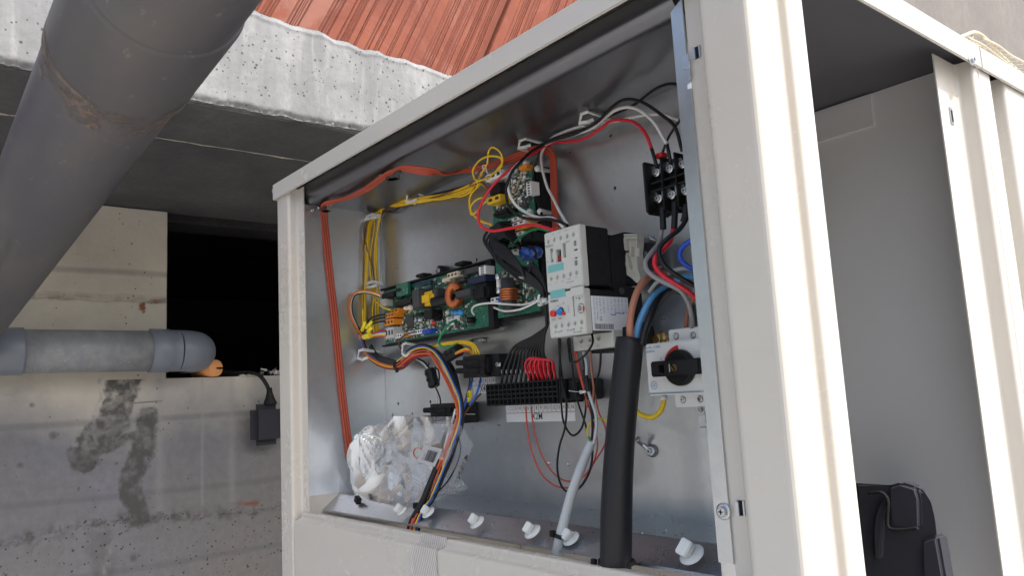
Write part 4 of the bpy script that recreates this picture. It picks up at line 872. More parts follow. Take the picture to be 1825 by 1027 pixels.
# --- DIN rail bracket, end clamp
rail=thing('mounting_rail','short zinc mounting rail behind the contactor and the beige end clamp','mounting rail')
ra=P('D',690,130,.540); rz=[P('D',600,y,.540).z for y in (150,410)]
rx0=KX0-.004; rx1=P('D',848,300,.545).x; rt=P('D',800,195,.542).z; rb=P('D',780,395,.542).z
bm=bmesh.new(); bx(bm,rx0,rx1,.5465,.5475,rb,rt); bx(bm,rx0,rx1,.540,.5478,rt-.001,rt); bx(bm,rx0,rx1,.540,.541,rt-.001,rt+.004); bx(bm,rx0,rx1,.540,.5478,rb,rb+.001); bx(bm,rx0,rx1,.540,.541,rb-.004,rb+.001)
obj('rail',bm,'zinc',rail); p=P('D',744,290,.5463); bolt((p.x,.5463,p.z),(0,-1,0),.0020,rail,'screw','steel')
ec=thing('end_clamp','beige notched end clamp hooked on the rail right of the contactor','end clamp')
cxr=P('D',650,300,.523).x-.001
prof=[(525,160),(690,160),(694,205),(686,270),(692,330),(698,400),(712,432),(716,466),(692,494),(650,455),(612,428),(545,372),(532,300),(527,205)]
Yec=.512
pts=[P('D',x,y,Yec) for x,y in prof]
bm=bmesh.new(); prism(bm,pts,(0,.009,0)); eb=obj('clamp_body',bm,'beige_term',ec)
cb=bmesh.new(); p=P('D',556,328,Yec); cyl(cb,(p.x,Yec-.01,p.z),(p.x,Yec+.006,p.z),.0042,n=20)
for pl in ([(552,262),(612,262),(600,300),(560,296)],[(600,180),(676,176),(680,300),(640,420),(610,300)],[(528,178),(560,178),(560,186),(528,190)],[(528,222),(560,218),(560,228),(528,232)]):
    prism(cb,[P('D',x,y,Yec-.002) for x,y in pl],(0,.006,0))
cut(eb,cb)
bm=bmesh.new()
for pl in ([(586,178),(606,178),(608,256),(588,260)],[(600,330),(680,440),(672,450),(590,345)],[(640,235),(652,235),(650,300),(638,300)]): prism(bm,[P('D',x,y,Yec-.0006) for x,y in pl],(0,.006,0))
for i in range(8): a=P('D',585+i*14,156,Yec); bx(bm,a.x-.0012,a.x+.0012,Yec,Yec+.009,a.z-.001,a.z+.0012)
obj('clamp_ribs',bm,'beige_term',ec)
bm=bmesh.new(); tube(bm,[P('D',778,155,.535),P('D',785,182,.535),P('D',830,186,.538),P('D',820,222,.540)],.0012,n=6,smooth=False); tube(bm,[P('D',808,182,.535),P('D',822,215,.540)],.0010,n=6,smooth=False); tag(obj('wire_hook',bm,'steel'),'tiny bent steel wire hook on the rail beside the grey cable','hook')
# --- barrier terminal block, upper right
YBt=.500
bt=thing('barrier_terminal','black barrier terminal block with large screws, upper right of the box','terminal block')
tx0=P('E',482,770,YBt).x; tz1=P('E',482,612,YBt).z; tz0=P('E',505,940,YBt).z; tx1=XRw-.0005+.004
tx1=min(tx1,XRw-.001)
bm=bmesh.new(); bx(bm,tx0,tx1,YBt+.012,YBt+.032,tz0,tz1,bev=.0006); bx(bm,tx0,tx0+.0035,YBt,YBt+.03,tz0-.001,tz1+.001,bev=.0008)
Xd=[P('E',x,780,YBt).x for x in (505,592,688,780)]
for X_ in Xd[1:]: 
    if X_<tx1: bx(bm,X_-.0008,X_+.0008,YBt+.0035,YBt+.03,tz0-.002,tz1+.002,bev=.0004)
for y in (730,785): z_=P('E',560,y,YBt).z; bx(bm,tx0,tx1,YBt+.0045,YBt+.03,z_-.0008,z_+.0008,bev=.0003)
for y in (692,877): p=P('E',460,y,YBt); bx(bm,tx0-.004,tx0,YBt+.012,YBt+.018,p.z-.0012,p.z+.0012,bev=.0004)
for i in range(5): z_=tz0+(tz1-tz0)*(i+.5)/5; bx(bm,tx0-.0008,tx0+.0002,YBt+.004,YBt+.03,z_-.006,z_+.006,bev=.0002)
obj('housing',bm,'black',bt)
for x,y in ((570,675),(660,648),(748,618),(585,852),(675,826),(765,798)):
    p=P('E',x,y,YBt+.008); 
    if p.x>tx1-.003: continue
    bolt((p.x,YBt+.0078,p.z),(0,-1,0),.0024,bt,'terminal_screw','steel')
    q=P('E',x-38,y+2,YBt+.012); bm=BX(q.x-.002,q.x+.0075,YBt+.0082,YBt+.0092,q.z-.0038,q.z+.0038,bev=.0004); obj('contact_plate',bm,'steel',bt)
# --- X2M terminal block
def tblock(name,label,c,x0_,y0_,x1_,y1_,Yf,n,body_x1=None,rows=2):
    t=thing(name,label,'terminal block'); a=P(c,x0_,(y0_+y1_)/2,Yf).x; b_=P(c,x1_,(y0_+y1_)/2,Yf).x; z1_=P(c,x0_,y0_,Yf).z; z0_=P(c,x0_,y1_,Yf).z
    return t,a,b_,z0_,z1_
Y2=.518
t2=thing('long_terminal_block','long black terminal block with many ribbed slots above the X2M strip','terminal block')
a=P('G',87,400,Y2).x; b_=P('G',492,380,Y2).x; b3=P('G',600,370,Y2).x; z1_=P('G',90,340,Y2).z; z0_=P('G',90,464,Y2).z
bm=bmesh.new(); bx(bm,a,b_,Y2+.004,YB-.001,z0_,z1_,bev=.0008); obj('housing',bm,'black',t2)
bm=bmesh.new(); n=16
for i in range(n+1): x_=a+(b_-a)*i/n; bx(bm,x_-.0007,x_+.0007,Y2,Y2+.006,z0_+.0005,z1_-.0005,bev=.0002)
for fz in (.02,.30,.50,.70,.98): z_=z0_+(z1_-z0_)*fz; bx(bm,a,b_,Y2+.0006,Y2+.006,z_-.0008,z_+.0008,bev=.0002)
obj('slot_ribs',bm,'black_matt',t2)
bm=bmesh.new(); zt2=P('G',545,312,Y2).z
bx(bm,b_+.0005,b3,Y2+.006,YB-.001,z0_+.002,z1_-.001,bev=.001); bx(bm,b_+.001,b_+.010,Y2+.001,Y2+.008,z0_+.004,z1_+.000,bev=.001); bx(bm,b3-.006,b3,Y2+.002,Y2+.008,z0_+.006,z1_-.004,bev=.001); obj('end_stop',bm,'black',t2)
# label strip with numbers
def sheet(c,x0_,y0_,x1_,y1_,Y,m='sticker',parent=box,name='label_strip'):
    a=P(c,x0_,(y0_+y1_)/2,Y).x; b_=P(c,x1_,(y0_+y1_)/2,Y).x; xm=(x0_+x1_)/2; z1_=P(c,xm,y0_,Y).z; z0_=P(c,xm,y1_,Y).z
    return obj(name,BX(a,b_,Y,Y+.0002,z0_,z1_),m,parent),a,b_,z0_,z1_
YL=YB-.0004
ls,a,b_,z0_,z1_=sheet('G',200,452,594,552,YL)
zm=z0_+(z1_-z0_)*.52; bm=bmesh.new(); bx(bm,a,b_,YL-.0001,YL,zm-.0002,zm+.0002); n=16
for i in range(1,n): x_=a+(b_-a)*i/n; bx(bm,x_-.00015,x_+.00015,YL-.0001,YL,zm,z1_)
obj('label_lines',bm,'ink',ls)
for i in range(n): text(str(i+1),(a+(b_-a)*(i+.5)/n,YL,zm+.0032),.0058,'ink',ls,align='CENTER',sx=.8)
text('X2M',(a+(b_-a)*.47,YL,z0_+.0022),.0105,'ink',ls,align='CENTER',sx=.85,bold=.01)
# --- X4M block
Y4=.520
t4=thing('round_port_terminal','short black terminal block with round ports and steel end screw above the X4M strip','terminal block')
def ports(t,c,rows,cols,xs_,Yf,body):
    x0_,y0_,x1_,y1_=body; a=P(c,x0_,(y0_+y1_)/2,Yf).x; b_=P(c,x1_,(y0_+y1_)/2,Yf).x; z1_=P(c,(x0_+x1_)/2,y0_,Yf).z; z0_=P(c,(x0_+x1_)/2,y1_,Yf).z
    bm=BX(a,b_,Yf,YB-.0008,z0_,z1_,bev=.0008); o=obj('housing',bm,'black',t)
    bm=bmesh.new()
    for y in rows:
        for x in xs_:
            p=P(c,x,y,Yf-.004); lathe(bm,(p.x,Yf+.002,p.z),(0,-1,0),[(0,.0031),(.008,.0031),(.0082,.0029),(.0082,.0023),(.002,.0021),(.0019,.0001)],n=16,cap=False)
        p=P(c,xs_[-1]+22,y,Yf-.002); bx(bm,p.x,p.x+.009,Yf-.003,Yf+.001,p.z-.003,p.z+.003,bev=.0008)
    obj('wire_ports',bm,'black_matt',t); return a,b_,z0_,z1_
a,b_,z0_,z1_=ports(t4,'F',(280,345),5,(750,785,820,855,890),Y4,(742,230,935,400)) if False else ports(t4,'F',(287,349),5,(757,787,817,845,872,899),Y4,(790,230,965,398))
bm=bmesh.new(); q=P('F',1010,300,Y4+.004); q1=P('F',1062,300,Y4+.004); za_=P('F',1010,222,Y4+.004).z; zb2=P('F',1010,385,Y4+.004).z
bx(bm,b_+.0004,q1.x,Y4+.006,YB-.001,zb2,za_,bev=.001); bx(bm,b_+.001,b_+.005,Y4+.0,Y4+.01,zb2+.004,za_-.003,bev=.001); bx(bm,q1.x-.004,q1.x+.003,Y4+.004,Y4+.02,zb2+.003,zb2+.010,bev=.001); bx(bm,q1.x-.004,q1.x+.003,Y4+.004,Y4+.02,za_-.012,za_-.005,bev=.001); obj('end_stop',bm,'black',t4)
q=P('F',1035,300,Y4); bolt((q.x,Y4+.005,q.z),(0,-1,0),.0024,t4,'end_screw','steel')
ls,a,b_,z0_,z1_=sheet('F',868,388,1040,524,YL)
zm=z0_+(z1_-z0_)*.50; bm=bmesh.new(); bx(bm,a,b_,YL-.0001,YL,zm-.0002,zm+.0002)
for i in range(1,6): x_=a+(b_-a)*i/6; bx(bm,x_-.00015,x_+.00015,YL-.0001,YL,zm,z1_)
obj('label_lines',bm,'ink',ls)
for i,s_ in enumerate(('P1','2','3','4','5','6')): text(s_,(a+(b_-a)*(i+.5)/6,YL,zm+.0032),.0058,'ink',ls,align='CENTER',sx=.8)
text('X4M',(a+(b_-a)*.52,YL,z0_+.0026),.0105,'ink',ls,align='CENTER',sx=.85,bold=.01)
# --- P1P2 block
t5=thing('small_terminal_block','smallest black terminal block, low beside the plastic bag with two rows of round ports','terminal block')
ports(t5,'F',(650,712),5,(508,538,566,594,622,648),Y4,(542,598,728,756))
ls,a,b_,z0_,z1_=sheet('F',628,752,700,812,YL)
for i,s_ in enumerate(('P1','P2','3')): text(s_,(a+(b_-a)*(i+.5)/3,YL,z1_-.0075),.0052,'ink',ls,align='CENTER',sx=.8)
bm=bmesh.new(); 
for i in (1,2): x_=a+(b_-a)*i/3; bx(bm,x_-.00015,x_+.00015,YL-.0001,YL,z0_,z1_)
bx(bm,a,b_,YL-.0001,YL,z0_+.002,z0_+.0024); obj('label_lines',bm,'ink',ls)
ls,a,b_,z0_,z1_=sheet('H',360,835,410,935,YL); zm=(z0_+z1_)/2; obj('label_lines',BX(a,b_,YL-.0001,YL,zm-.0003,zm+.0003),'ink',ls); text('L',(a+.006,YL,zm+.0035),.011,'ink',ls)
# --- rotary isolator switch
YS=.500
sw=thing('isolator_switch','white rotary isolator switch with a black turning handle and red quarter arc','switch')
sx0=P('D',745,925,YS).x; sx1=XRw-.0012; sz1=P('D',900,908,YS).z; sz0=P('H',150,748,YS).z
bm=BX(sx0,sx1,YS,YS+.022,sz0,sz1,bev=.0012); obj('face_plate',bm,'white_plastic',sw)
u0=P('H',222,470,YS+.010); uz=P('H',290,452,YS+.010).z; bm=bmesh.new(); bx(bm,P('D',912,860,YS+.01).x,sx1,YS+.010,YB-.002,sz1-.001,P('D',1010,812,YS+.010).z,bev=.0008); lz=P('H',310,797,YS+.010).z
bx(bm,P('H',250,770,YS+.01).x,sx1,YS+.010,YB-.002,lz,sz0+.001,bev=.0008); ub=obj('terminal_housing',bm,'white_plastic',sw)
for c_,x,y in (('H',257,488),('H',330,484),('H',287,765),('H',362,762)):
    p=P(c_,x,y,YS+.010)
    if p.x>sx1-.002: continue
    bm=bmesh.new(); cyl(bm,(p.x,YS+.0098,p.z),(p.x,YS+.0100,p.z),.0030,n=20); o=obj('screw_well',bm,'ink_grey',sw); bolt((p.x,YS+.0097,p.z),(0,-1,0),.0016,o,'screw','steel')
kc=P('H',280,625,YS); 
bm=bmesh.new(); lathe(bm,(kc.x,YS-.0001,kc.z),(0,-1,0),[(0,.0145),(.0030,.0145),(.0040,.0140),(.0052,.0138),(.0058,.0128)],n=48); kn=obj('knob',bm,'black',sw)
bm=bmesh.new(); hx0=P('H',146,630,YS-.012).x; hx1=P('H',357,620,YS-.012).x; hz1=kc.z+.0062; hz0=kc.z-.0062
bx(bm,hx0,hx1,YS-.0125,YS-.0045,hz0,hz1,bev=.0010); hd=obj('handle',bm,'black_matt',sw)
cb=bmesh.new(); q=P('H',194,632,YS-.012); bx(cb,q.x-.0026,q.x+.0026,YS-.03,YS-.0,kc.z-.0030,kc.z+.0030); cyl(cb,(kc.x+.001,YS-.03,kc.z),(kc.x+.001,YS-.0095,kc.z),.0040,n=24); bx(cb,kc.x-.0090,kc.x-.0078,YS-.03,YS-.0095,kc.z-.004,kc.z+.004); cut(hd,cb)
bm=bmesh.new(); cyl(bm,(kc.x+.001,YS-.0112,kc.z),(kc.x+.001,YS-.0092,kc.z),.0033,n=24,bev=.0004); o=obj('handle_screw',bm,'brass',hd); bm=BX(kc.x-.0018,kc.x+.0038,YS-.0115,YS-.0110,kc.z-.0005,kc.z+.0005,rot=Matrix.Rotation(.9,3,'Y')); obj('slot',bm,'void',o)
bm=bmesh.new(); q=P('H',228,626,YS-.0127); bx(bm,q.x-.0005,q.x+.0003,YS-.0129,YS-.0124,kc.z-.003,kc.z+.003); obj('label_tick',bm,'beige_term',hd)
bm=bmesh.new(); A=[];B=[]
for a_ in np.linspace(math.radians(95),math.radians(155),16): d=Vector((math.cos(a_),0,math.sin(a_))); A.append(bm.verts.new(Vector((kc.x,YS-.0003,kc.z))+d*.0182)); B.append(bm.verts.new(Vector((kc.x,YS-.0003,kc.z))+d*.0149))
for i in range(15): bm.faces.new((A[i],A[i+1],B[i+1],B[i]))
obj('red_arc',bm,'red_btn',sw)
text('Ithe 63A ~ Ui 690V~',P('H',122,545,YS),.0032,'ink_blue',sw,sx=.62); text('50/60Hz',P('H',124,562,YS),.0032,'ink_blue',sw,sx=.9)
lc=P('H',161,702,YS); bm=bmesh.new(); ring(bm,(lc.x,YS-.0002,lc.z),.0034,.0004,n=32); bx(bm,sx0+.001,sx1,YS-.0002,YS,sz0+.0012,sz0+.0018); bx(bm,sx0+.001,sx1,YS-.0002,YS,sz0+.0022,sz0+.0024); obj('blue_mark',bm,'ink_blue',sw)
text('GE',(lc.x-.0023,YS-.0001,lc.z-.0013),.0038,'ink_blue',sw,sx=.85); text('0',P('H',188,592,YS),.0028,'ink_blue',sw)
p=P('D',865,888,YS+.030); bm=bmesh.new(); lathe(bm,(p.x,YB,p.z),(-.15,-1,.05),[(0,.0035),(.020,.0035),(.021,.0065),(.0225,.0065),(.023,.0048),(.026,.0048),(.027,.0035)],n=24); cyl(bm,(p.x-.003,YS+.030,p.z),(p.x-.003,YS+.026,p.z),.0052,n=6,bev=.001); tag(obj('brass_bolt',bm,'brass'),'brass earth bolt peeping out above the white isolator switch','bolt')
p=P('H',363,805,YB-.004); bm=bmesh.new(); tube(bm,[(p.x+.0036*math.cos(a_),YB-.003,p.z+.0036*math.sin(a_)) for a_ in np.linspace(0,2*math.pi,20)],.0011,n=8,smooth=False); tag(obj('mounting_eye',bm,'white_plastic'),'small white mounting eye below the isolator switch','eyelet')
# earth lug with screw on back panel
p=P('J',990,285,YB-.006); lug=thing('earth_lug','crimped silver ring lug screwed to the back panel beside the big black cable','cable lug')
bm=bmesh.new(); lathe(bm,(p.x,YB-.0005,p.z),(0,-1,0),[(0,.0058),(.0012,.0058),(.0015,.0050),(.0025,.0050),(.003,.0042)],n=28); obj('washer',bm,'steel',lug)
bolt((p.x,YB-.0035,p.z),(0,-1,0),.0030,lug,'screw','steel'); q=P('J',920,210,YB-.012); bm=bmesh.new(); tube(bm,[(p.x-.002,YB-.0035,p.z+.002),(p.x-.007,YB-.005,p.z+.006),q],[.0018,.0018,.0026],n=10,sq=1.2); obj('lug_barrel',bm,'steel',lug)
p=P('C',1105,870,YB-.006); lug=thing('ring_terminal','silver ring terminal screwed where the green wire meets the back panel','ring terminal')
bm=bmesh.new(); lathe(bm,(p.x,YB-.0004,p.z),(0,-1,0),[(0,.0036),(.004,.0034),(.0045,.0028)],n=24); obj('washer',bm,'steel',lug); bolt((p.x,YB-.005,p.z),(0,-1,0),.0021,lug,'screw','steel'); bm=bmesh.new(); tube(bm,[p,P('C',1070,868,YB-.007),P('C',1035,878,YB-.008)],.0022,n=10); obj('crimp_barrel',bm,'steel',lug)
# ------------------------------------------------------------------ wires
def wire(label, pts, wpx, m, name='wire', cat='wire', group=None, Y=None, n=10, k=7, c=None):
    """pts: (crop,x,y,Y) or (x,y,Y) with c given; wpx: width in photo pixels"""
    Q=[]
    for q in pts:
        if isinstance(q,Vector): Q.append(q); continue
        if len(q)==3: Q.append(P(c,*q))
        else: Q.append(P(*q))
        if Q[-1].x<XLw+.003 and q[-1]>.49:   # keep clear of the left wall of the box
            a_=(c,*q)[:3] if len(q)==3 else q[:3]; Q[-1]=PX(*a_,XLw+.004+.0007*(len(WL)%4))
    r=pr(wpx,Q[len(Q)//2]); bm=bmesh.new(); tube(bm,Q,r,n=n,k=k)
    WL.append(tag(obj(name,bm,m),label,cat,group)); return WL[-1]
WL=[]
R4=random.Random(77)
ORD=['leftmost','second','third','fourth','fifth','sixth','seventh','eighth','ninth','tenth','eleventh','twelfth']
# yellow run along the top-left of the back panel and down
g='yellow wires along the panel edge'
tops=[[(830,280,.540),(700,330,.545),(600,358,.547),(520,372,.547),(430,380,.547),(330,392,.547),(255,430,.546)],
      [(800,270,.538),(690,318,.544),(590,345,.546),(500,358,.546),(400,374,.546),(310,385,.546),(245,440,.546)],
      [(815,296,.540),(720,350,.545),(640,352,.546),(520,378,.547),(430,392,.547),(350,408,.547),(265,418,.546)],
      [(795,300,.541),(700,342,.545),(600,368,.546),(500,368,.546),(420,386,.547),(320,380,.546),(238,446,.546)]]
downs=[[(205,490,.546),(185,600,.546),(172,700,.546),(165,800,.546),(165,900,.546),(165,1020,.546),(163,1130,.546)],
       [(195,480,.546),(178,600,.546),(178,700,.546),(170,820,.546),(160,900,.546),(158,1020,.546),(158,1140,.546)],
       [(245,490,.546),(225,600,.546),(218,700,.546),(222,800,.546),(222,900,.546),(225,1020,.546),(228,1150,.546)],
       [(240,480,.546),(230,600,.546),(228,700,.546),(234,800,.546),(240,900,.546),(238,1020,.546),(240,1150,.546)]]
lbs=['yellow wire down the far left of the yellow bundle on the back panel','second yellow wire from the left of the upright yellow bundle','third yellow wire from the left of the upright yellow bundle','rightmost upright yellow wire left of the power board']
for i in range(4): wire(lbs[i],tops[i]+downs[i],3.6,'yellow_wire',c='A',group=g)
wire('extra yellow wire slanting between the two upright yellow strands',[(560,372,.546),(420,376,.546),(300,398,.546),(222,452,.546),(215,540,.546),(196,660,.546),(190,780,.545),(214,900,.546),(205,1020,.546),(215,1140,.546)],3.3,'yellow_wire',c='A',group=g)
wire('yellow wire hugging the left strand of the upright yellow bundle',[(600,362,.546),(420,388,.546),(280,415,.546),(212,470,.545),(182,560,.545),(160,680,.545),(176,800,.545),(152,900,.545),(150,1020,.545),(150,1120,.545)],3.3,'yellow_wire',c='A',group=g)
wire('dark red-brown wire leaning across the upright yellow bundle',[(760,280,.540),(600,345,.545),(420,388,.546),(300,405,.546),(215,455,.546),(172,490,.546),(155,560,.545),(175,660,.544),(205,760,.543),(215,840,.543)],2.0,'brown_wire',c='A')
wire('brown wire left of the upright yellow bundle',[(740,300,.542),(560,365,.547),(380,400,.547),(240,450,.546),(180,500,.546),(158,600,.546),(156,720,.546),(152,860,.546),(150,1000,.546)],1.7,'brown_wire',c='A')
wire('black sleeved wire running under the top yellow run',[(790,275,.548),(650,318,.549),(520,352,.549),(430,386,.549),(370,405,.549),(330,437,.549),(280,442,.550)],3.0,'black_wire',c='A')
wire('thin dark wire behind the yellow bundle, hugging the panel corner',[(300,420,.551),(262,470,.551),(252,560,.551),(250,760,.551),(255,900,.551)],1.3,'grey_wire',c='A')
# yellow loops by the control board
g='yellow wire loops'
wire('yellow wire making the widest loop beside the control board top',[(885,512,.530),(830,498,.525),(785,460,.520),(762,400,.518),(768,345,.518),(810,285,.516),(790,250,.512),(778,215,.508),(815,150,.500),(880,122,.496),(940,135,.498),(945,175,.505),(905,215,.515),(870,240,.525)],3.4,'yellow_wire',c='A',group=g)
wire('tallest yellow wire loop reaching toward the box ceiling',[(850,300,.530),(815,270,.520),(830,220,.510),(862,160,.500),(870,95,.494),(895,72,.492),(935,100,.496),(950,145,.500),(925,190,.510),(880,240,.522)],3.4,'yellow_wire',c='A',group=g)
wire('yellow wire curling into the yellow plug',[(862,366,.520),(825,362,.514),(785,385,.510),(765,425,.510),(772,458,.512),(800,440,.515),(828,405,.518),(862,378,.520)],3.2,'yellow_wire',c='A',group=g)
wire('low yellow wire bend under the yellow plug',[(790,300,.536),(758,370,.524),(768,440,.520),(810,480,.524),(890,520,.530)],3.2,'yellow_wire',c='A',group=g)
wire('yellow wire crossing level under the loops',[(780,250,.512),(820,262,.510),(870,244,.516),(900,225,.522)],3.2,'yellow_wire',c='A',group=g)
wire('dark brown wire tangled in the yellow loops',[(760,290,.538),(800,240,.524),(830,205,.518),(850,225,.520),(830,260,.522),(860,300,.526),(880,310,.530)],2.6,'brown_wire',c='A')
wire('white wire stub entering the top white socket',[(850,215,.520),(835,180,.516),(850,175,.516),(858,210,.520),(875,235,.524)],2.4,'white_wire',c='A')
# long power wires over the top
wire('bright red wire looping from contactor over the top clips to the barrier terminal',[('A',1245,550,.462),('A',1180,528,.468),('A',1100,518,.478),('A',980,538,.482),('A',880,550,.480),('A',825,520,.478),('A',808,465,.476),('A',830,390,.476),('A',885,300,.480),('A',960,225,.490),('A',1050,150,.505),('N',985,790,.525),('N',1060,752,.540),('N',1130,742,.542),('N',1230,728,.541),('N',1310,680,.538),('N',1370,635,.530),('N',1430,626,.522),('N',1500,642,.514),('N',1560,705,.508),('N',1592,790,.506)],5.3,'red_wire')
wire('long white wire from contactor looping over the control board to the barrier terminal',[('B',765,772,.463),('B',720,725,.470),('B',660,692,.480),('B',560,690,.488),('B',470,655,.490),('B',375,590,.488),('B',325,510,.486),('B',305,420,.488),('B',320,330,.492),('B',380,250,.500),('B',460,180,.515),('B',570,115,.532),('N',1060,742,.536),('N',1180,705,.538),('N',1280,668,.537),('N',1340,620,.532),('N',1400,575,.524),('N',1470,560,.517),('N',1535,582,.511),('N',1600,640,.507),('N',1665,748,.503)],5.2,'white_wire')
wire('long black wire looping past the control board to the barrier terminal',[('B',800,757,.463),('B',740,728,.466),('B',650,704,.472),('B',550,705,.478),('B',430,690,.482),('B',340,635,.483),('B',297,550,.484),('B',295,430,.486),('B',335,315,.490),('B',400,235,.498),('B',500,140,.514),('B',600,78,.530),('N',1080,722,.533),('N',1200,690,.534),('N',1300,640,.530),('N',1370,570,.520),('N',1440,522,.512),('N',1530,530,.506),('N',1640,600,.502),('N',1710,665,.500),('N',1748,790,.500)],5.2,'black_wire')
wire('white wire from the first clip down to the contactor top',[('B',805,760,.475),('B',740,650,.490),('B',680,530,.505),('B',630,430,.515),('B',592,290,.524),('B',582,185,.530),('B',590,140,.532),('N',1060,728,.540),('N',1150,682,.541),('N',1290,645,.540),('N',1400,633,.538),('N',1520,606,.535),('N',1640,598,.530),('N',1735,630,.520)],4.8,'white_wire')
wire('black wire hanging from the first clip behind the control board edge',[('B',600,760,.520),('B',580,640,.530),('B',540,520,.532),('B',515,400,.532),('B',522,280,.530),('B',555,190,.530),('N',1010,768,.530),('N',1200,695,.536),('N',1370,605,.532),('N',1500,545,.526),('N',1600,470,.520),('N',1670,440,.512),('N',1740,440,.505)],4.8,'black_wire')
wire('short black marked wire crossing behind the white wire to the barrier terminal',[('E',735,310,.505),('E',700,360,.508),('E',650,440,.510),('E',612,540,.512),('E',604,570,.512)],4.6,'black_wire')
bm=bmesh.new(); p=P('E',605,562,.511); bx(bm,p.x-.0035,p.x+.0035,.507,.515,p.z-.0022,p.z+.0022,bev=.0006); tag(obj('terminal_cap',bm,'red_btn'),'small red cap between the red and white wires on the barrier terminal','cap')
for (x0,y0,x1,y1,lb) in ((538,515,572,612,'black sleeve on the end of the red wire at the barrier terminal'),(640,472,668,590,'black sleeve on the end of the white wire at the barrier terminal')):
    wire(lb,[('E',x0,y0,.506),('E',(x0+x1)/2-2,(y0+y1)/2,.504),('E',x1,y1+22,.507)],6.6,'sleeve',name='sleeve',cat='sleeve')
# heater ribbon (flat, three lobes)
def ribbon(pts_n, w, m, label, t=.0016, lobes=3):
    pts=[Vector(a) for a,_ in pts_n]; ns=[Vector(b_) for _,b_ in pts_n]
    S=spline(pts,8); Nn=spline(ns,8); bm=bmesh.new(); rings=[]; m_=len(S)
    prof=[]
    for i in range(lobes*6+1): u=i/(lobes*6); prof.append((u*2-1, .35+.65*abs(math.sin(u*math.pi*lobes))))
    for i in range(m_):
        T=(S[min(i+1,m_-1)]-S[max(i-1,0)]).normalized(); nn=(Nn[i]-T*Nn[i].dot(T)).normalized(); b_=T.cross(nn)
        rings.append([bm.verts.new(S[i]+b_*u*w/2+nn*h*t) for u,h in prof]+[bm.verts.new(S[i]+b_*u*w/2-nn*h*t) for u,h in prof[::-1]])
    k=len(rings[0])
    for A,B in zip(rings,rings[1:]):
        for i in range(k): f=bm.faces.new((A[i],A[(i+1)%k],B[(i+1)%k],B[i])); f.smooth=True
    bm.faces.new(rings[0][::-1]); bm.faces.new(rings[-1]); bmesh.ops.recalc_face_normals(bm,faces=bm.faces[:])
    return tag(obj('heater_ribbon',bm,m),label,'flat cable')
WX=XLw+.003
rp_=[(PX('S',620,250,WX),(1,0,0)),(PX('S',600,100,WX),(1,0,0)),(PX('O',610,700,WX),(1,0,0)),(PX('O',596,560,WX),(1,0,0)),(PX('O',584,450,WX),(1,0,0)),(PX('Q',548,625,WX+.001),(1,-.1,-.1)),
 (PZ('Q',560,590,ZC-.006)+Vector((.003,0,0)),(.7,-.1,-.7)),(PZ('Q',640,558,ZC-.004),(.1,0,-1)),(PZ('Q',760,530,ZC-.004),(0,0,-1)),(PZ('Q',950,440,ZC-.006),(0,-.15,-1)),(PZ('Q',1130,310,ZC-.005),(0,.1,-1)),(PZ('Q',1200,270,ZC-.007),(0,.3,-1)),
 (PZ('N',300,882,ZC-.012),(.1,-.6,-.8)),(PZ('N',370,890,ZC-.018),(.1,-.85,-.5)),(PZ('N',450,900,ZC-.020),(.1,-.9,-.3)),(PZ('N',520,908,ZC-.018),(0,-.8,-.5)),(PZ('N',600,895,ZC-.012),(0,-.3,-1)),(P('N',700,878,.530),(0,-.5,-.8)),(P('N',820,845,.538),(0,-.6,-.8)),(P('N',960,790,.540),(0,-.9,-.4)),(P('N',1030,782,.540),(-.3,-1,0)),(P('B',672,170,.536),(-.2,-1,0)),(P('B',685,300,.532),(0,-1,0)),(P('B',692,500,.526),(.1,-1,0)),(P('B',700,640,.518),(.1,-1,0)),(P('B',702,800,.500),(.1,-1,0))]
ribbon(rp_,.0100,'silicone','flat orange-red ribbed heater ribbon up the left wall and along the box ceiling')
# galvanised saddle clips on the ribbon
def saddle(c,x,y,lb,rot=.5):
    p=PZ(c,x,y,ZC-.0005); R_=Matrix.Rotation(rot,3,'Z'); t=thing('pipe_clip',lb,'clip','steel clips holding the flat ribbon'); bm=bmesh.new()
    prof=[(-.019,0,.0006),(-.008,0,.0006),(-.0065,-.0085,.0006),(.0065,-.0085,.0006),(.008,0,.0006),(.012,0,.0006)]
    pts=[Vector((a,0,b_)) for a,b_,_ in prof]; A=[];B=[]
    bm2=bm
    for s_ in (-1,1): A.append([bm.verts.new(p+R_@(q+Vector((0,s_*.0045,-.0004)))) for q in pts])
    for i in range(len(pts)-1): bm.faces.new((A[0][i],A[0][i+1],A[1][i+1],A[1][i]))
    r_=bmesh.ops.solidify(bm,geom=bm.faces[:],thickness=.0009); obj('saddle',bm,'zinc',t); bolt(p+R_@Vector((-.0155,0,-.001)),(0,0,-1),.0028,t,'screw','steel')
saddle('Q',1180,290,'steel clip with a screw on the box ceiling, mid-way along the ribbon',.35); saddle('Q',570,590,'steel clip in the box top left corner where the ribbon turns down',.2)
p=PX('Q',447,640,XLw+.0004); bm=bmesh.new(); lathe(bm,(XLw,p.y,p.z),(1,0,0),[(0,.0026),(.0012,.0024),(.0013,.0012),(-.002,.001)],n=18,cap=False); obj('rivet_nut',bm,'steel',box)
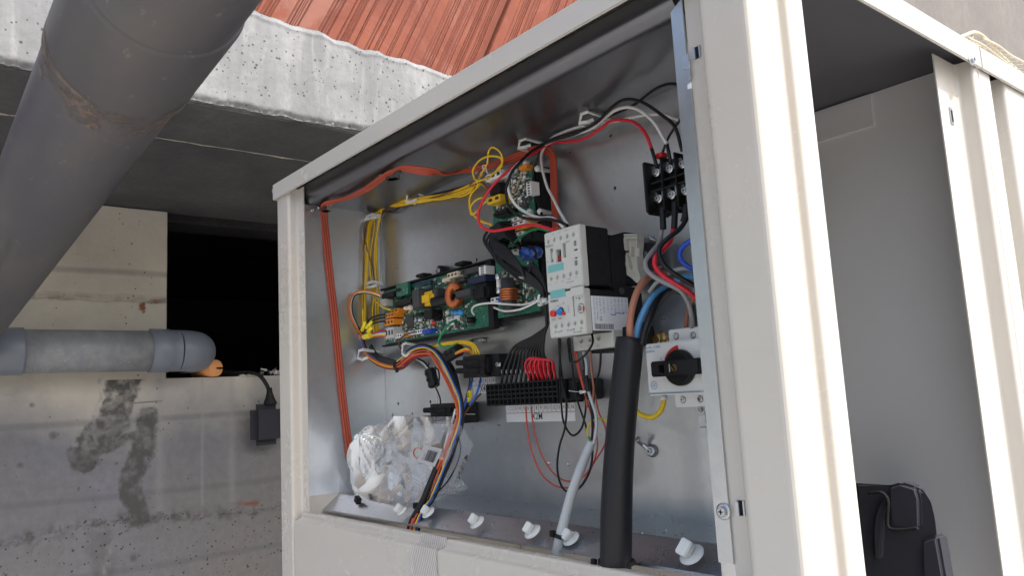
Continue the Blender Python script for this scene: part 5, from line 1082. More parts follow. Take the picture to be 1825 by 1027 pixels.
# black control cables: board -> down to the long terminal block
g='black control wires'
for i in range(12):
    sy=500+i*15; sx=985+R4.uniform(-10,25); lx=845+i*9+R4.uniform(-8,8); ly=600+i*9+(i%3)*10
    tx=172+i*(470-172)/11 if i<11 else 455
    wire(f'{ORD[i]} black control wire from the left where they enter the long terminal block',
     [('A',sx,sy,.518),('A',sx-50,sy+8+R4.uniform(-6,6),.508),('A',lx+25,ly-50,.500),('A',lx,ly,.497),('A',lx+40,ly+65,.498),('A',lx+130,ly+110+R4.uniform(-8,8),.500),('A',1080+i*4,790+R4.uniform(-14,14)-i*3,.504),('A',1165+i*3,860+i*3,.510),('A',1205-i*3,940+i*2,.518),('O',978-i*.2,575,.522),('G',375+i*5-12,60,.524),('G',(tx+380)/2-35+i*3,130+i*4,.526),('G',tx+18-i*1.1,235,.527),('G',tx,338,.527)],5.3,'black_wire',group=g,k=6)
    if i<9:
        w_=WL[-1]; q=P('G',tx+10,276,.527); text('FN3',q+Vector((.0007,-.0022,0)),.0022,'ink_white',w_,u=(.12,0,1),v=(-1,0,.12),name='print')
for i in range(9):
    x=862+i*10; wire(f'{ORD[i]} black wire, counted from the left, in the loose coil beside the control board',[('A',1000+i*8,520+i*18,.516),('A',930+i*4,505+i*10,.500),('A',885+i*5,560+i*6,.495),('A',900+i*9,650,.492),('A',990+i*7,730+i*2,.494),('A',1090,790+i*6,.500),('A',1180,880+i*4,.508),('O',975,560+i*3,.515)],5.6,'black_wire',group=g,k=6)
# red jumper loops over the long terminal block
g='red jumper loops'
for i,(a,b_) in enumerate(((342,408),(368,428),(392,452),(414,480))):
    wire(f'{ORD[i]} red jumper loop from the left standing on the long terminal block',[('G',a,334,.526),('G',a-14,290,.520),('G',a-34+i*2,235,.514),('G',a-22,200,.512),('G',a+8,187+i*3,.512),('G',(a+b_)/2+14,200+i*2,.514),('G',b_-14,245,.517),('G',b_,300,.522),('G',b_+2,334,.526)],4.0,'red_wire',group=g)
    wire(f'{ORD[i]} inner red jumper loop from the left, behind the front loops',[('G',a+12,334,.532),('G',a-2,290,.528),('G',a-16,240,.523),('G',a-6,210,.521),('G',a+18,198,.521),('G',(a+b_)/2+20,212,.523),('G',b_-4,255,.526),('G',b_+8,334,.532)],3.8,'red_wire',group=g)
# wires under the relay
wire('salmon-red wire from slot 5 curving down left under the grey cable',[(312,465,.530),(320,590,.530),(345,720,.530),(400,850,.530),(470,915,.528),(540,932,.520),(590,930,.505)],3.2,'salmon_wire',c='G')
wire('salmon-red wire from slot 6 curving down inside its twin',[(344,465,.530),(352,560,.530),(385,700,.530),(440,810,.530),(510,880,.528),(590,892,.520),(650,860,.512),(720,760,.520),(768,670,.530),(768,590,.532),(730,500,.532),(705,380,.530),(690,250,.520),(685,150,.505)],3.2,'salmon_wire',c='G')
wire('salmon wire rising behind the grey cable',[(640,900,.510),(690,810,.520),(722,690,.530),(700,560,.530),(660,430,.528),(620,290,.522),(600,200,.512),(590,140,.505)],3.0,'salmon_wire',c='G')
for f_,(x,y) in enumerate(((312,470),(344,470))):
    p=P('G',x,y,.530); bm=bmesh.new(); cyl(bm,p,p+Vector((0,0,.010)),.0011,n=10); tag(obj('ferrule',bm,'steel'),('bare silver ferrule on the left salmon wire' if f_==0 else 'bare silver ferrule on the right salmon wire')+' under the long terminal block','ferrule')
wire('black wire dropping from the relay into the widest low loop',[(500,70,.465),(508,200,.480),(525,330,.505),(545,450,.515),(535,590,.520),(503,700,.520),(492,820,.518),(515,920,.512),(560,955,.505),(620,930,.505),(672,850,.510),(692,760,.515),(690,660,.520)],3.9,'black_wire',c='G')
wire('black wire hanging in the small loop below the terminal block end',[(510,80,.468),(505,250,.490),(515,450,.515),(530,560,.522),(575,630,.524),(625,600,.522),(652,500,.518),(655,380,.512),(640,260,.505)],3.8,'black_wire',c='G')
wire('black wire bowing round the front of the grey auxiliary terminal',[(690,50,.478),(695,100,.474),(660,160,.470),(610,205,.470),(570,212,.474),(560,160,.480),(552,80,.486)],4.0,'black_wire',c='G')
wire('black wire slanting down behind the white cable tie',[(560,75,.475),(575,200,.490),(590,330,.505),(610,440,.515),(650,560,.520),(668,630,.515)],3.6,'black_wire',c='G')
wire('black wire beside the grey core running into the grey cable',[(635,130,.500),(650,260,.500),(672,400,.500),(690,520,.496),(692,620,.492),(684,670,.488)],3.8,'black_wire',c='G')
wire('short black wire down the right of the grey auxiliary terminal',[(742,130,.500),(735,250,.508),(710,350,.512),(700,420,.512),(698,560,.512),(690,660,.492)],4.2,'black_wire',c='G')
wire('brown wire from the auxiliary terminal down beside the black sleeve',[(683,140,.500),(688,260,.504),(700,370,.506),(690,470,.506)],3.6,'brown_core',c='G')
wire('salmon wire from the auxiliary terminal first hole',[(600,150,.500),(620,260,.506),(650,380,.512),(665,470,.516)],3.2,'salmon_wire',c='G')
wire('grey core running from the auxiliary terminal into the grey cable',[(640,150,.494),(658,220,.492),(662,330,.490),(680,410,.488),(712,510,.486),(715,600,.484),(700,680,.482)],5.6,'lgrey_cable',c='G')
wire('black sleeve pushed over the grey core below the auxiliary terminal',[(657,290,.488),(662,330,.487),(668,380,.487)],7.2,'sleeve',c='G',name='sleeve',cat='sleeve')
wire('green and yellow earth wire looping left of the grey cable mouth',[(790,552,.500),(740,535,.500),(695,548,.498),(665,590,.494),(668,630,.490),(684,664,.486)],3.6,'earth',c='G')
# grey cable and big black cable
gc=thing('grey_cable','thick light grey cable bowing from the wires down over the sill','cable')
Q=[P('J',430,950,.462),P('J',442,900,.460),P('J',462,800,.460),P('J',490,690,.464),P('J',530,540,.470),P('J',580,400,.476),P('J',620,300,.482),P('J',652,226,.485)]
bm=bmesh.new(); tube(bm,Q,[pr(19.5,Q[0]),pr(18,Q[3]),pr(15.5,Q[-1])],n=20); obj('sheath',bm,'lgrey_cable',gc)
bc=thing('supply_cable','very thick black rubber supply cable with three bared cores','cable')
Q=[P('O',1096,1050,.444),P('O',1097,1010,.444),P('O',1099,900,.446),P('O',1104,800,.450),P('O',1113,700,.455),P('O',1123,604,.462)]
bm=bmesh.new(); tube(bm,Q,[pr(55,Q[0]),pr(57,Q[2]),pr(52,Q[4]),pr(50,Q[5])],n=40); obj('sheath',bm,'sleeve',bc)
# thin dark rim around its mouth
wb=lambda nm,lb,pts,w,m: wire(lb,pts,w,m,c='D',name=nm,cat='cable core',n=16)
o=wb('core','x',[(652,930,.462),(642,840,.460),(645,750,.462),(665,640,.468),(705,530,.478),(770,455,.492),(830,430,.510),(900,440,.520)],12.4,'brown_core'); o.parent=bc; 
o2=wb('core','x',[(682,930,.466),(690,840,.467),(720,740,.472),(780,620,.482),(850,550,.496),(930,500,.510),(1010,455,.515),(1110,440,.512)],11.5,'light_blue'); o2.parent=bc
o3=wb('core','x',[(725,930,.464),(742,850,.466),(775,760,.472),(815,670,.482),(850,600,.492),(900,545,.505),(960,500,.515)],13.5,'black_wire'); o3.parent=bc
for q_,l_ in ((o,'brown core'),(o2,'light blue core'),(o3,'black core')): 
    del q_['category']; q_['label']=l_
wire('grey core bowing left from the barrier terminal down to the isolator switch',[('E',615,950,.508),('D',862,150,.508),('D',850,205,.502),('D',800,270,.492),('D',752,340,.484),('D',762,400,.482),('D',830,460,.482),('D',920,505,.486),('D',1000,550,.492),('D',1052,630,.498),('D',1075,720,.502),('D',1082,810,.512)],8.6,'grey_wire',n=16)
wire('thick red core from the barrier terminal sweeping right behind the flange',[('E',700,960,.508),('D',945,130,.508),('D',925,200,.502),('D',870,265,.494),('D',822,310,.486),('D',820,370,.484),('D',870,435,.484),('D',960,495,.488),('D',1050,550,.494),('D',1110,605,.500)],9.0,'red_wire',n=16)
wire('thick black core from the barrier terminal sweeping over the red one',[('E',780,960,.506),('D',1040,40,.504),('D',995,110,.498),('D',920,170,.490),('D',860,230,.484),('D',850,300,.480),('D',885,370,.480),('D',960,430,.484),('D',1050,485,.490),('D',1120,520,.496)],9.0,'black_wire',n=16)
wire('bright blue core curving out from behind the right flange',[('D',1120,170,.500),('D',1062,200,.500),('D',1005,250,.498),('D',995,310,.498),('D',1035,365,.500),('D',1110,405,.504)],9.4,'bright_blue',n=16)
wire('reddish-brown core behind the grey core above the isolator',[('D',1120,560,.530),('D',1070,640,.528),('D',1045,720,.524),('D',1038,815,.520)],8.0,'brown_core',n=16)
wire('pale grey core passing behind the brown core',[('D',775,560,.520),('D',830,490,.525),('D',920,420,.528),('D',1010,390,.528),('D',1110,400,.525)],7.0,'lgrey_cable',n=14)
for i,(x0,y0,x1,y1,lb) in enumerate(((612,920,617,1090,'left black sleeve under the barrier terminal'),(697,885,690,1085,'middle black sleeve under the barrier terminal'),(775,900,752,1040,'right black sleeve under the barrier terminal'))):
    wire(lb,[('E',x0,y0-10,.508),('E',(x0+x1)/2,(y0+y1)/2,.507),('E',x1,y1-30,.507)],11.5,'sleeve',name='sleeve',cat='sleeve',n=16)
wire('yellow and green earth core curving out below the isolator switch',[('H',205,745,.512),('H',200,790,.510),('H',180,825,.508),('H',150,842,.508),('H',115,835,.510),('H',60,800,.515)],9.5,'earth',n=16)
wire('white collar on the earth core under the isolator switch',[('H',204,750,.5115),('H',203,768,.511)],12,'white_plastic',name='collar',cat='collar',n=16)
# green wires, white loops, small wires at the boards
wire('green wire looping below the power board to the ring terminal',[(905,705,.522),(860,722,.514),(805,780,.508),(765,850,.506),(758,900,.508),(790,930,.512),(850,928,.518),(940,895,.530),(1035,878,.545)],4.4,'green_wire',c='C')
wire('green wire crossing the white sockets of the control board',[(1215,552,.475),(1150,540,.490),(1090,560,.500),(1030,605,.506),(985,645,.512)],4.0,'green_wire',c='A')
wire('white wire hooking round the right end of the power board',[('C',1050,662,.515),('C',1032,625,.510),('C',1050,590,.506),('C',1110,570,.506),('C',1200,562,.510),('A',960,970,.512),('A',1080,972,.508),('A',1170,940,.506)],3.8,'white_wire')
wire('second white wire bowing below the copper turns',[(900,990,.515),(960,1010,.508),(1050,1000,.504),(1120,970,.504),(1180,935,.504)],3.8,'white_wire',c='A')
wire('black wire bowing under the copper turns',[(890,980,.520),(940,1002,.512),(1020,1008,.508),(1100,985,.508),(1170,950,.508)],3.6,'black_wire',c='A')
for i,(m_,dx,lb) in enumerate((('orange_wire',0,'orange'),('yellow_wire',6,'yellow'),('white_wire',14,'white'),('black_wire',22,'black'))):
    wire(f'{lb} wire bowing out left of the power board from its upper socket',[(275,492+i*8,.525),(200,470+i*5,.518),(110,460+i*7,.514),(50+dx*.5,480+i*6,.513),(15+dx,550,.514),(15+dx,640,.516),(45+dx,720,.520),(90+dx*.6,790,.524),(120+dx*.4,830,.526)],2.8,m_,c='C')
wire('yellow wire dropping into the top orange plug of the power board',[(205,380,.545),(203,450,.535),(220,520,.525),(280,590,.516),(350,618,.514),(375,622,.520)],3.2,'yellow_wire',c='C')
for i,(m_,lb) in enumerate((('red_wire','red'),('blue_wire','blue'),('white_wire','white'),('yellow_wire','yellow'),('orange_wire','orange'))):
    wire(f'{lb} wire fanning from the grey plug into the left harness',[(318,785+i*14,.522),(260,800+i*9,.518),(200,820+i*6,.516),(150,838+i*3,.516)],2.6,m_,c='C')
for i in range(3):
    wire(f'{["upper","middle","lower"][i]} black wire bent from the orange plugs into the left harness',[(310,655+i*28,.520),(250,668+i*26,.514),(190,690+i*25,.512),(150,740+i*20,.514),(125,790+i*14,.518),(130,850,.520)],3.6,'black_wire',c='C',group='black wires at the orange plugs')
for i,(x0,y0,x1,y1) in enumerate(((150,715,120,790),(208,712,155,770),(205,760,170,800),(135,845,188,832))):
    wire(['yellow tag sleeve, topmost and leftmost on the left harness','yellow tag sleeve just right of the topmost one on the left harness','smallest yellow tag sleeve near the grey plug','wide yellow tag sleeve lying level at the bottom of the left harness'][i],[('C',x0,y0,.512),('C',(x0+x1)/2,(y0+y1)/2,.511),('C',x1,y1,.512)],7.4 if i<3 else 10,'yellow_tag',name='wire_tag',cat='wire tag',n=10)
wire('brown wire arching from the bottom sockets of the power board',[(560,800,.524),(500,820,.518),(440,855,.514),(425,900,.518),(445,950,.526),(468,1000,.532)],3.0,'brown_wire',c='C')
# main multi-colour harness
def harness(center, offs, lbtxt, grp=None, spread=1.0):
    C=[P(*q) for q in center]
    for (m_,lb,ox,oy,w) in offs:
        pts=[]
        for i,c_ in enumerate(C):
            T=(C[min(i+1,len(C)-1)]-C[max(i-1,0)]).normalized(); s_=Vector((T.z,0,-T.x)).normalized()
            tw=.5*math.sin(i*.9+ox*.6); pts.append(c_+s_*(ox*.0017*spread*(1 if i%5 else .75)+tw*.0008)+Vector((0,-.0017*oy+.0008*math.cos(i*1.1+oy),0)))
        wire(lb+' '+lbtxt,pts,w,m_,group=grp)
harness([('F',30,80,.520),('F',40,140,.524),('F',75,205,.528),('F',130,255,.532),('F',210,290,.534),('F',290,305,.534)],
 [('red_wire','red',3,0,3.2),('white_wire','white',2,.5,3),('black_wire','upper black',0,0,3.6),('brown_wire','brown',-1,1,3.2),('dred_wire','dark red',4,.5,3.2),('yellow_wire','yellow',2.6,1.4,2.8),('orange_wire','orange',1.2,1.8,2.8),('blue_wire','blue',-.3,1.6,2.8)],'wire bending from the power board plugs through the lower left clip')
for i in range(5): wire(f'{ORD[i]} black wire, counted outward, sagging between lower left clip and black tie',[('F',90-i*4,150+i*8,.526),('F',140,225+i*8,.530),('F',200,250+i*9,.531),('F',290,280+i*6,.531)],4,'black_wire',group='black wires at the lower left clip')
harness([('F',285,310,.534),('F',330,280,.530),('F',370,245,.528),('F',430,205,.526),('F',500,190,.526),('F',560,205,.526),('F',620,270,.524),('F',680,370,.520),('F',730,480,.514),('F',765,580,.510),('F',775,680,.506),('F',755,790,.500),('F',715,900,.494),('F',680,1000,.488),('I',960,560,.478),('I',915,630,.470),('I',880,700,.463),('I',862,780,.461),('I',845,900,.460)],
 [('yellow_wire','yellow',-1.8,1.8,3.2),('orange_wire','orange',2.6,2.0,3.2),('red_wire','red',3.0,1.0,3.4),('blue_wire','blue',-2.8,1.4,3.4),('black_wire','left black',-4.2,.2,3.8),('black_wire','middle black',-1,-.6,3.8),('dred_wire','dark red',4.0,0,3.2),('salmon_wire','salmon',.6,2.2,3.0),('black_wire','back black',1.4,-1,3.8),('brown_wire','brown',4.6,-.8,3.2)],
 'wire of the coloured main harness dropping through the white tie to the sill',grp='coloured wires of the main harness')
wire('white wire marked with print in the main harness below the white tie',[('F',735,640,.506),('F',720,700,.503),('F',690,790,.498),('F',660,900,.490),('F',630,1010,.484)],3.6,'white_wire')
wire('thick black sleeved cable beside the main harness',[('F',690,790,.500),('F',650,880,.494),('I',1010,340,.484),('I',960,470,.476),('I',905,600,.468),('I',855,690,.462),('I',830,780,.460),('I',812,890,.460)],11,'sleeve',name='sleeved_cable',cat='cable',n=16)
wire('thin black wire bowing right of the main harness to the sill',[('I',1130,190,.510),('I',1140,280,.505),('I',1110,380,.498),('I',1050,480,.488),('I',980,550,.476)],2.6,'black_wire')
wire('second thin black wire bowing beside the main harness',[('F',800,740,.512),('F',760,830,.506),('I',1100,300,.500),('I',1060,400,.492),('I',1000,500,.482),('I',940,580,.472)],3.0,'black_wire')
for i,(sx,sy,m_) in enumerate(((430,0,0),(470,0,0),(520,0,0))): pass
g='black wires dropping beside the ferrites'
for i in range(4): wire(f'{ORD[i]} black wire from the left curving down behind the coloured harness',[('F',560+i*14,205-i*2,.532),('F',640+i*10,250+i*3,.532),('F',700+i*9,340,.530),('F',735+i*8,450,.526),('F',765+i*6,570,.520),('F',785+i*2,650,.514)],3.8,'black_wire',group=g)
wire('brown-black wire joining the harness from the round port terminal',[('F',930,520,.530),('F',880,580,.524),('F',830,640,.516),('F',800,690,.510),('F',770,800,.504),('F',730,900,.498)],3.6,'brown_wire')
wire('left blue wire dropping from the round port terminal into the harness',[('F',865,405,.530),('F',850,470,.524),('F',825,560,.516),('F',795,640,.510),('F',770,700,.506)],4.2,'blue_wire')
wire('right blue wire dropping from the round port terminal into the harness',[('F',928,405,.532),('F',912,480,.526),('F',880,560,.520),('F',840,610,.515)],4.2,'blue_wire')
wire('brown wire beside the left blue wire',[('F',845,405,.536),('F',838,470,.530),('F',815,560,.522),('F',790,640,.515)],3.2,'brown_wire')
p0=P('F',835,500,.518); p1=P('F',815,590,.514); bm=bmesh.new(); u_=(p1-p0).normalized(); sd_=Vector((-u_.z,0,u_.x))
if sd_.x<0: sd_=-sd_
w_=pr(30/4.28,p0)
prism(bm,[p0-sd_*w_,p0+sd_*w_,p1+sd_*w_,p1-sd_*w_],(0,.005,0)); bmesh.ops.bevel(bm,geom=bm.edges[:],offset=.0008,segments=2,affect='EDGES'); tgo=tag(obj('cable_marker',bm,'yellow_tag'),'yellow cable marker with black lettering around the blue wires','cable marker')
text('G2',p0.lerp(p1,.55)+Vector((-.0028,-.0002,.000)),.0062,'ink',tgo,u=(.97,0,.05),v=(0,0,1),bold=.02)
for i in range(3): wire(f'yellow wire {["outermost","middle","innermost"][i]} of the three arching over to the round port terminal',[('F',500+i*8,190-i*6,.532),('F',600,150-i*8+i*12,.530),('F',720,126+i*9,.528),('F',820,124+i*10,.526),('F',880-i*8,150+i*10,.525),('F',922-i*24,225,.526)],3.6,'yellow_wire')
wire('yellow wire hooking out of the upper ferrite',[('F',735,215,.518),('F',780,190,.516),('F',825,180,.517),('F',855,205,.522),('F',860,235,.526)],3,'yellow_wire')
wire('orange wire hooking out of the upper ferrite',[('F',735,222,.518),('F',790,200,.516),('F',835,195,.518),('F',862,232,.526)],3,'orange_wire')
# ferrites
def ferrite(lb,c,x0_,y0_,x1_,y1_,wpx,Y):
    a=P(c,x0_,y0_,Y); b_=P(c,x1_,y1_,Y); r=pr(wpx/CROP[c][2],a); t=thing('ferrite',lb,'ferrite','black snap-on ferrites'); bm=bmesh.new()
    L=(b_-a).length; lathe(bm,a,b_-a,[(0,r*.55),(.0006,r*.9),(.002,r),(L*.18,r),(L*.2,r*.94),(L*.8,r*.94),(L*.82,r),(L-.002,r),(L-.0006,r*.9),(L,r*.55)],n=12)
    for f in bm.faces: f.smooth=False
    obj('shell',bm,'black',t); bm=bmesh.new(); u,v=frame(b_-a); ax=(b_-a).normalized()
    for s_ in (.3,.62): q=a.lerp(b_,s_); bx(bm,q.x-r*.3,q.x+r*.3,q.y-r*1.12,q.y-r*.7,q.z-.0016,q.z+.0016,bev=.0004)
    obj('latch',bm,'black_matt',t)
ferrite('round black ferrite on the marked black wire, lower left of the pair','F',540,335,575,470,92,.532)
ferrite('round black ferrite beside the round port terminal, upper right of the pair','F',672,240,770,185,96,.524)
wire('white wire from the harness into the lower ferrite',[('F',440,262,.536),('F',480,285,.535),('F',520,325,.533),('F',545,350,.532)],3,'white_wire')
wire('black wire from the harness into the lower ferrite',[('F',450,255,.536),('F',495,280,.535),('F',530,320,.533),('F',555,350,.532)],3,'black_wire')
wire('black wire looped round the lower ferrite',[('F',575,325,.530),('F',605,345,.522),('F',612,400,.520),('F',600,455,.524),('F',580,470,.530)],3,'black_wire')
wire('black half of the marked pair dropping to the smallest terminal block',[('F',578,465,.532),('F',600,510,.532),('F',618,560,.532),('F',622,602,.532)],2.8,'black_wire')
wire('white half of the marked pair dropping to the smallest terminal block',[('F',574,465,.534),('F',588,510,.534),('F',592,560,.534),('F',596,602,.534)],2.6,'white_wire')
# wire ties and clips
def tie(lb,c,x,y,wpx,hpx,Y,m,axis=(0,0,1),tailto=None,depth=None):
    p=P(c,x,y,Y); rx=pr(wpx/CROP[c][2],p)*1.06; h=pr(hpx/CROP[c][2],p); ax=Vector(axis).normalized(); u=Vector((0,-1,0)); v=ax.cross(u).normalized(); u=v.cross(ax).normalized()
    t=thing('cable_tie',lb,'cable tie'); bm=bmesh.new(); n=28; dp=depth or rx*.8; R0=[];R1=[]
    for k in range(n):
        a=2*math.pi*k/n; d=v*math.cos(a)*rx+u*math.sin(a)*dp
        R0.append([bm.verts.new(p+d*1+ax*s_*h) for s_ in (-1,1)]); R1.append([bm.verts.new(p+d*1.12+ax*s_*h) for s_ in (-1,1)])
    for k in range(n):
        j=(k+1)%n; bm.faces.new((R1[k][0],R1[j][0],R1[j][1],R1[k][1])); bm.faces.new((R0[j][0],R0[k][0],R0[k][1],R0[j][1])); bm.faces.new((R0[k][1],R0[j][1],R1[j][1],R1[k][1])); bm.faces.new((R0[j][0],R0[k][0],R1[k][0],R1[j][0]))
    bmesh.ops.recalc_face_normals(bm,faces=bm.faces[:])
    obj('strap',bm,m,t); bm=bmesh.new(); q=p-v*rx*1.0+u*dp*.9; bx(bm,q.x-h*1.4,q.x+h*1.4,q.y-h*1.0,q.y+h*1.0,q.z-h*1.5,q.z+h*1.5,bev=h*.3); hd_=obj('head',bm,m,t)
    bx_=bmesh.new(); bx(bx_,q.x-h*.6,q.x+h*.6,q.y-h*1.06,q.y-h*.98,q.z-h*.8,q.z+h*.8); obj('slot',bx_,'void' if 'black' in m else 'ink_grey',hd_)
    if tailto: bm=bmesh.new(); e=P(*tailto); tube(bm,[q,q.lerp(e,.5)+Vector((0,-.002,0)),e],h*.8,n=4,k=4,sq=.35); obj('tail',bm,m,t)
tie('black cable tie round the grey cable near the sill','J',465,786,74,26,.460,'black',axis=(.25,0,1))
tie('black cable tie round the coloured harness near the sill','I',905,622,52,26,.472,'black',axis=(.5,0,1))
tie('black cable tie round the very thick supply cable at the sill','J',797,945,196,26,.447,'black',axis=(0,0,1),depth=.0118)
tie('small black tie on the harness between the two lower clips','F',300,310,20,46,.532,'black',axis=(1,0,.4),tailto=('F',292,360,.530))
tie('long white cable tie across the harness beside the smallest terminal block','F',765,675,62,14,.510,'nylon',axis=(0,0,1),tailto=('F',885,680,.520))
tie('white cable tie binding the wires right of the long terminal block','G',645,382,26,13,.498,'nylon',axis=(0,0,1),tailto=('G',560,375,.492))
tie('white cable tie across the black bunch beside the relay','A',1190,955,40,22,.506,'nylon',axis=(-.4,0,1),tailto=('A',1160,915,.500))
# white saddle clips on the back panel
def clip(lb,c,x,y,w,h,Y=None,lean=.25,dy=.016):
    YB=globals()['YB']; p=P(c,x,y,YB)
    if p.x<XLw+.012: p=PX(c,x,y,XLw+.012); YB=p.y+.001
    s_=pr(w/CROP[c][2],p); hh=pr(h/CROP[c][2],p); t=thing('wire_clip',lb,'wire clip','white wire clips on the back panel'); bm=bmesh.new()
    bx(bm,p.x-s_,p.x+s_,YB-.0022,YB-.0002,p.z-hh*.45,p.z+hh*.45,bev=.0005); obj('base',bm,'nylon',t)
    bm=bmesh.new(); L=[Vector((p.x-s_*.9,YB-.002,p.z-hh*.6)),Vector((p.x-s_*.95,YB-dy,p.z-hh*.5)),Vector((p.x-s_*.4,YB-dy-.001,p.z+hh*.8)),Vector((p.x+s_*.6,YB-dy,p.z+hh*.9)),Vector((p.x+s_*.9,YB-.002,p.z+hh*.3))]
    tube(bm,L,.0014,n=4,smooth=False,sq=1.8); obj('arm',bm,'nylon',t); bm=bmesh.new(); tube(bm,[L[1],L[1]+Vector((s_*1.5,-.001,-hh*.5)),L[1]+Vector((s_*1.9,.004,-hh*.1))],.0012,n=4,smooth=False,sq=1.8); obj('latch',bm,'nylon',t)
clip('white wire clip on the yellow wires, middle of the top run','A',480,365,90,66); clip('white wire clip at the corner where the yellow wires turn down','A',225,478,110,22,dy=.012)
clip('white wire clip over the upright yellow wires left of the power board','C',250,415,160,44,dy=.014); clip('white wire clip lowest on the left, at the harness bend','F',160,225,120,80,dy=.03); clip('white wire clip above the small ferrite, holding the coloured harness','F',520,185,80,100,dy=.034)
clip('left white wire clip at the top holding red, black and white wires','N',1025,775,80,50,dy=.03); clip('right white wire clip at the top, nearest the barrier terminal','N',1350,645,84,60,dy=.03)
clip('white wire clip half hidden among the yellow loops','A',850,200,50,44,dy=.02)
# push-in clips on the shelf
def pushclip(lb,c,x,y,wpx,Y,z,sz):
    nrm=Vector((0,-.62,.78)); p=P(c,x,y,Y); t=thing('push_clip',lb,'push clip','white push-in clips along the shelf'); r=pr(wpx/CROP[c][2],p)*1.0; sz*=.82; bm=bmesh.new()
    lathe(bm,p,nrm,[(-.0006,r*.35),(0,r*.9),(.0006,r),(.0012,r*.96),(.0014,r*.4)],n=32); obj('disc',bm,'nylon',t)
    bm=bmesh.new(); q=p+nrm*sz*.55; M_=Matrix.Rotation(.35,3,'Y')@Matrix.Rotation(-.5,3,'X'); bx(bm,q.x-sz*.42-.002,q.x+sz*.36-.002,q.y-sz*.30,q.y+sz*.3,q.z-sz*.5,q.z+sz*.5,bev=.0008,rot=M_); o=obj('stem',bm,'nylon',t)
for a in (('white push-in clip half behind the plastic bag',"I",790,645,70,.462,0,.011),('white push-in clip behind the coloured harness','I',950,655,86,.464,0,.011),('white push-in clip standing alone between harness and grey cable','I',1240,712,100,.462,0,.0115),('white push-in clip left of the grey cable','J',300,768,112,.462,0,.0115),('white push-in clip behind the grey cable tie','J',530,810,112,.464,0,.0115),('largest white push-in clip, right of the supply cable','J',1250,905,160,.458,0,.0145)): pushclip(*a)
# tape over the sill
bm=bmesh.new(); tp=[]
xa=P('I',850,870,.4195).x; xb_=P('I',1000,880,.4195).x
ip=[]
for yy,zz,sl in ((.4435,-.1308,.010),(.4288,-.1290,.004),(.4280,-.1372,.002),(.4194,-.1388,0),(.4188,-.148,0),(.4185,-.20,.001)): ip.append((xa+sl,yy-.0004,zz+.0004,xb_+sl))
A=[bm.verts.new((a,y,z)) for a,y,z,b_ in ip]; B=[bm.verts.new((b_,y,z)) for a,y,z,b_ in ip]
for i in range(len(A)-1): bm.faces.new((A[i],A[i+1],B[i+1],B[i]))
tag(obj('reinforced_tape',bm,'tape'),'strip of translucent woven tape stuck over the beige sill','tape')
# --- plastic bag
bag=thing('plastic_bag','crumpled clear plastic bag with a bar-coded label lying on the shelf','plastic bag')
bc_=P('O',722,838,.492)
def crumple(center, rx,ry,rz, seed, amp=.22, sub=4, n=34):
    r=np.random.RandomState(seed); bm=bmesh.new(); bmesh.ops.create_icosphere(bm,subdivisions=sub,radius=1)
    V=np.array([v.co[:] for v in bm.verts]); Nn=V.copy(); d=np.zeros(len(V))
    for i in range(n):
        k=r.normal(size=3); k/=np.linalg.norm(k); f=r.uniform(.6,3.2); ph=r.rand(); t=(V+.25*np.sin(V[:,[1,2,0]]*2.3+i))@k*f+ph; tri=np.abs((t%1)-.5)*2-.5; d+=tri*amp/f*.5
    V=V*(1+np.clip(d*.6,-.25,.18))[:,None]
    V[:,2]=np.where(V[:,2]<-.72,-.72+(V[:,2]+.72)*.2,V[:,2])
    V*=np.array([rx,ry,rz]); 
    for v,c_ in zip(bm.verts,V): v.co=Vector(c_)+center
    return bm
bm=crumple(bc_+Vector((-.004,.004,0)),.058,.022,.054,5,amp=.55,n=26); [setattr(f,'smooth',True) for f in bm.faces]; obj('outer_film',bm,'film',bag)
def inpoly(x,y,pl):
    c_=False; n=len(pl)
    for i in range(n):
        (x1,y1),(x2,y2)=pl[i],pl[(i+1)%n]
        if (y1>y)!=(y2>y) and x<(x2-x1)*(y-y1)/(y2-y1)+x1: c_=not c_
    return c_
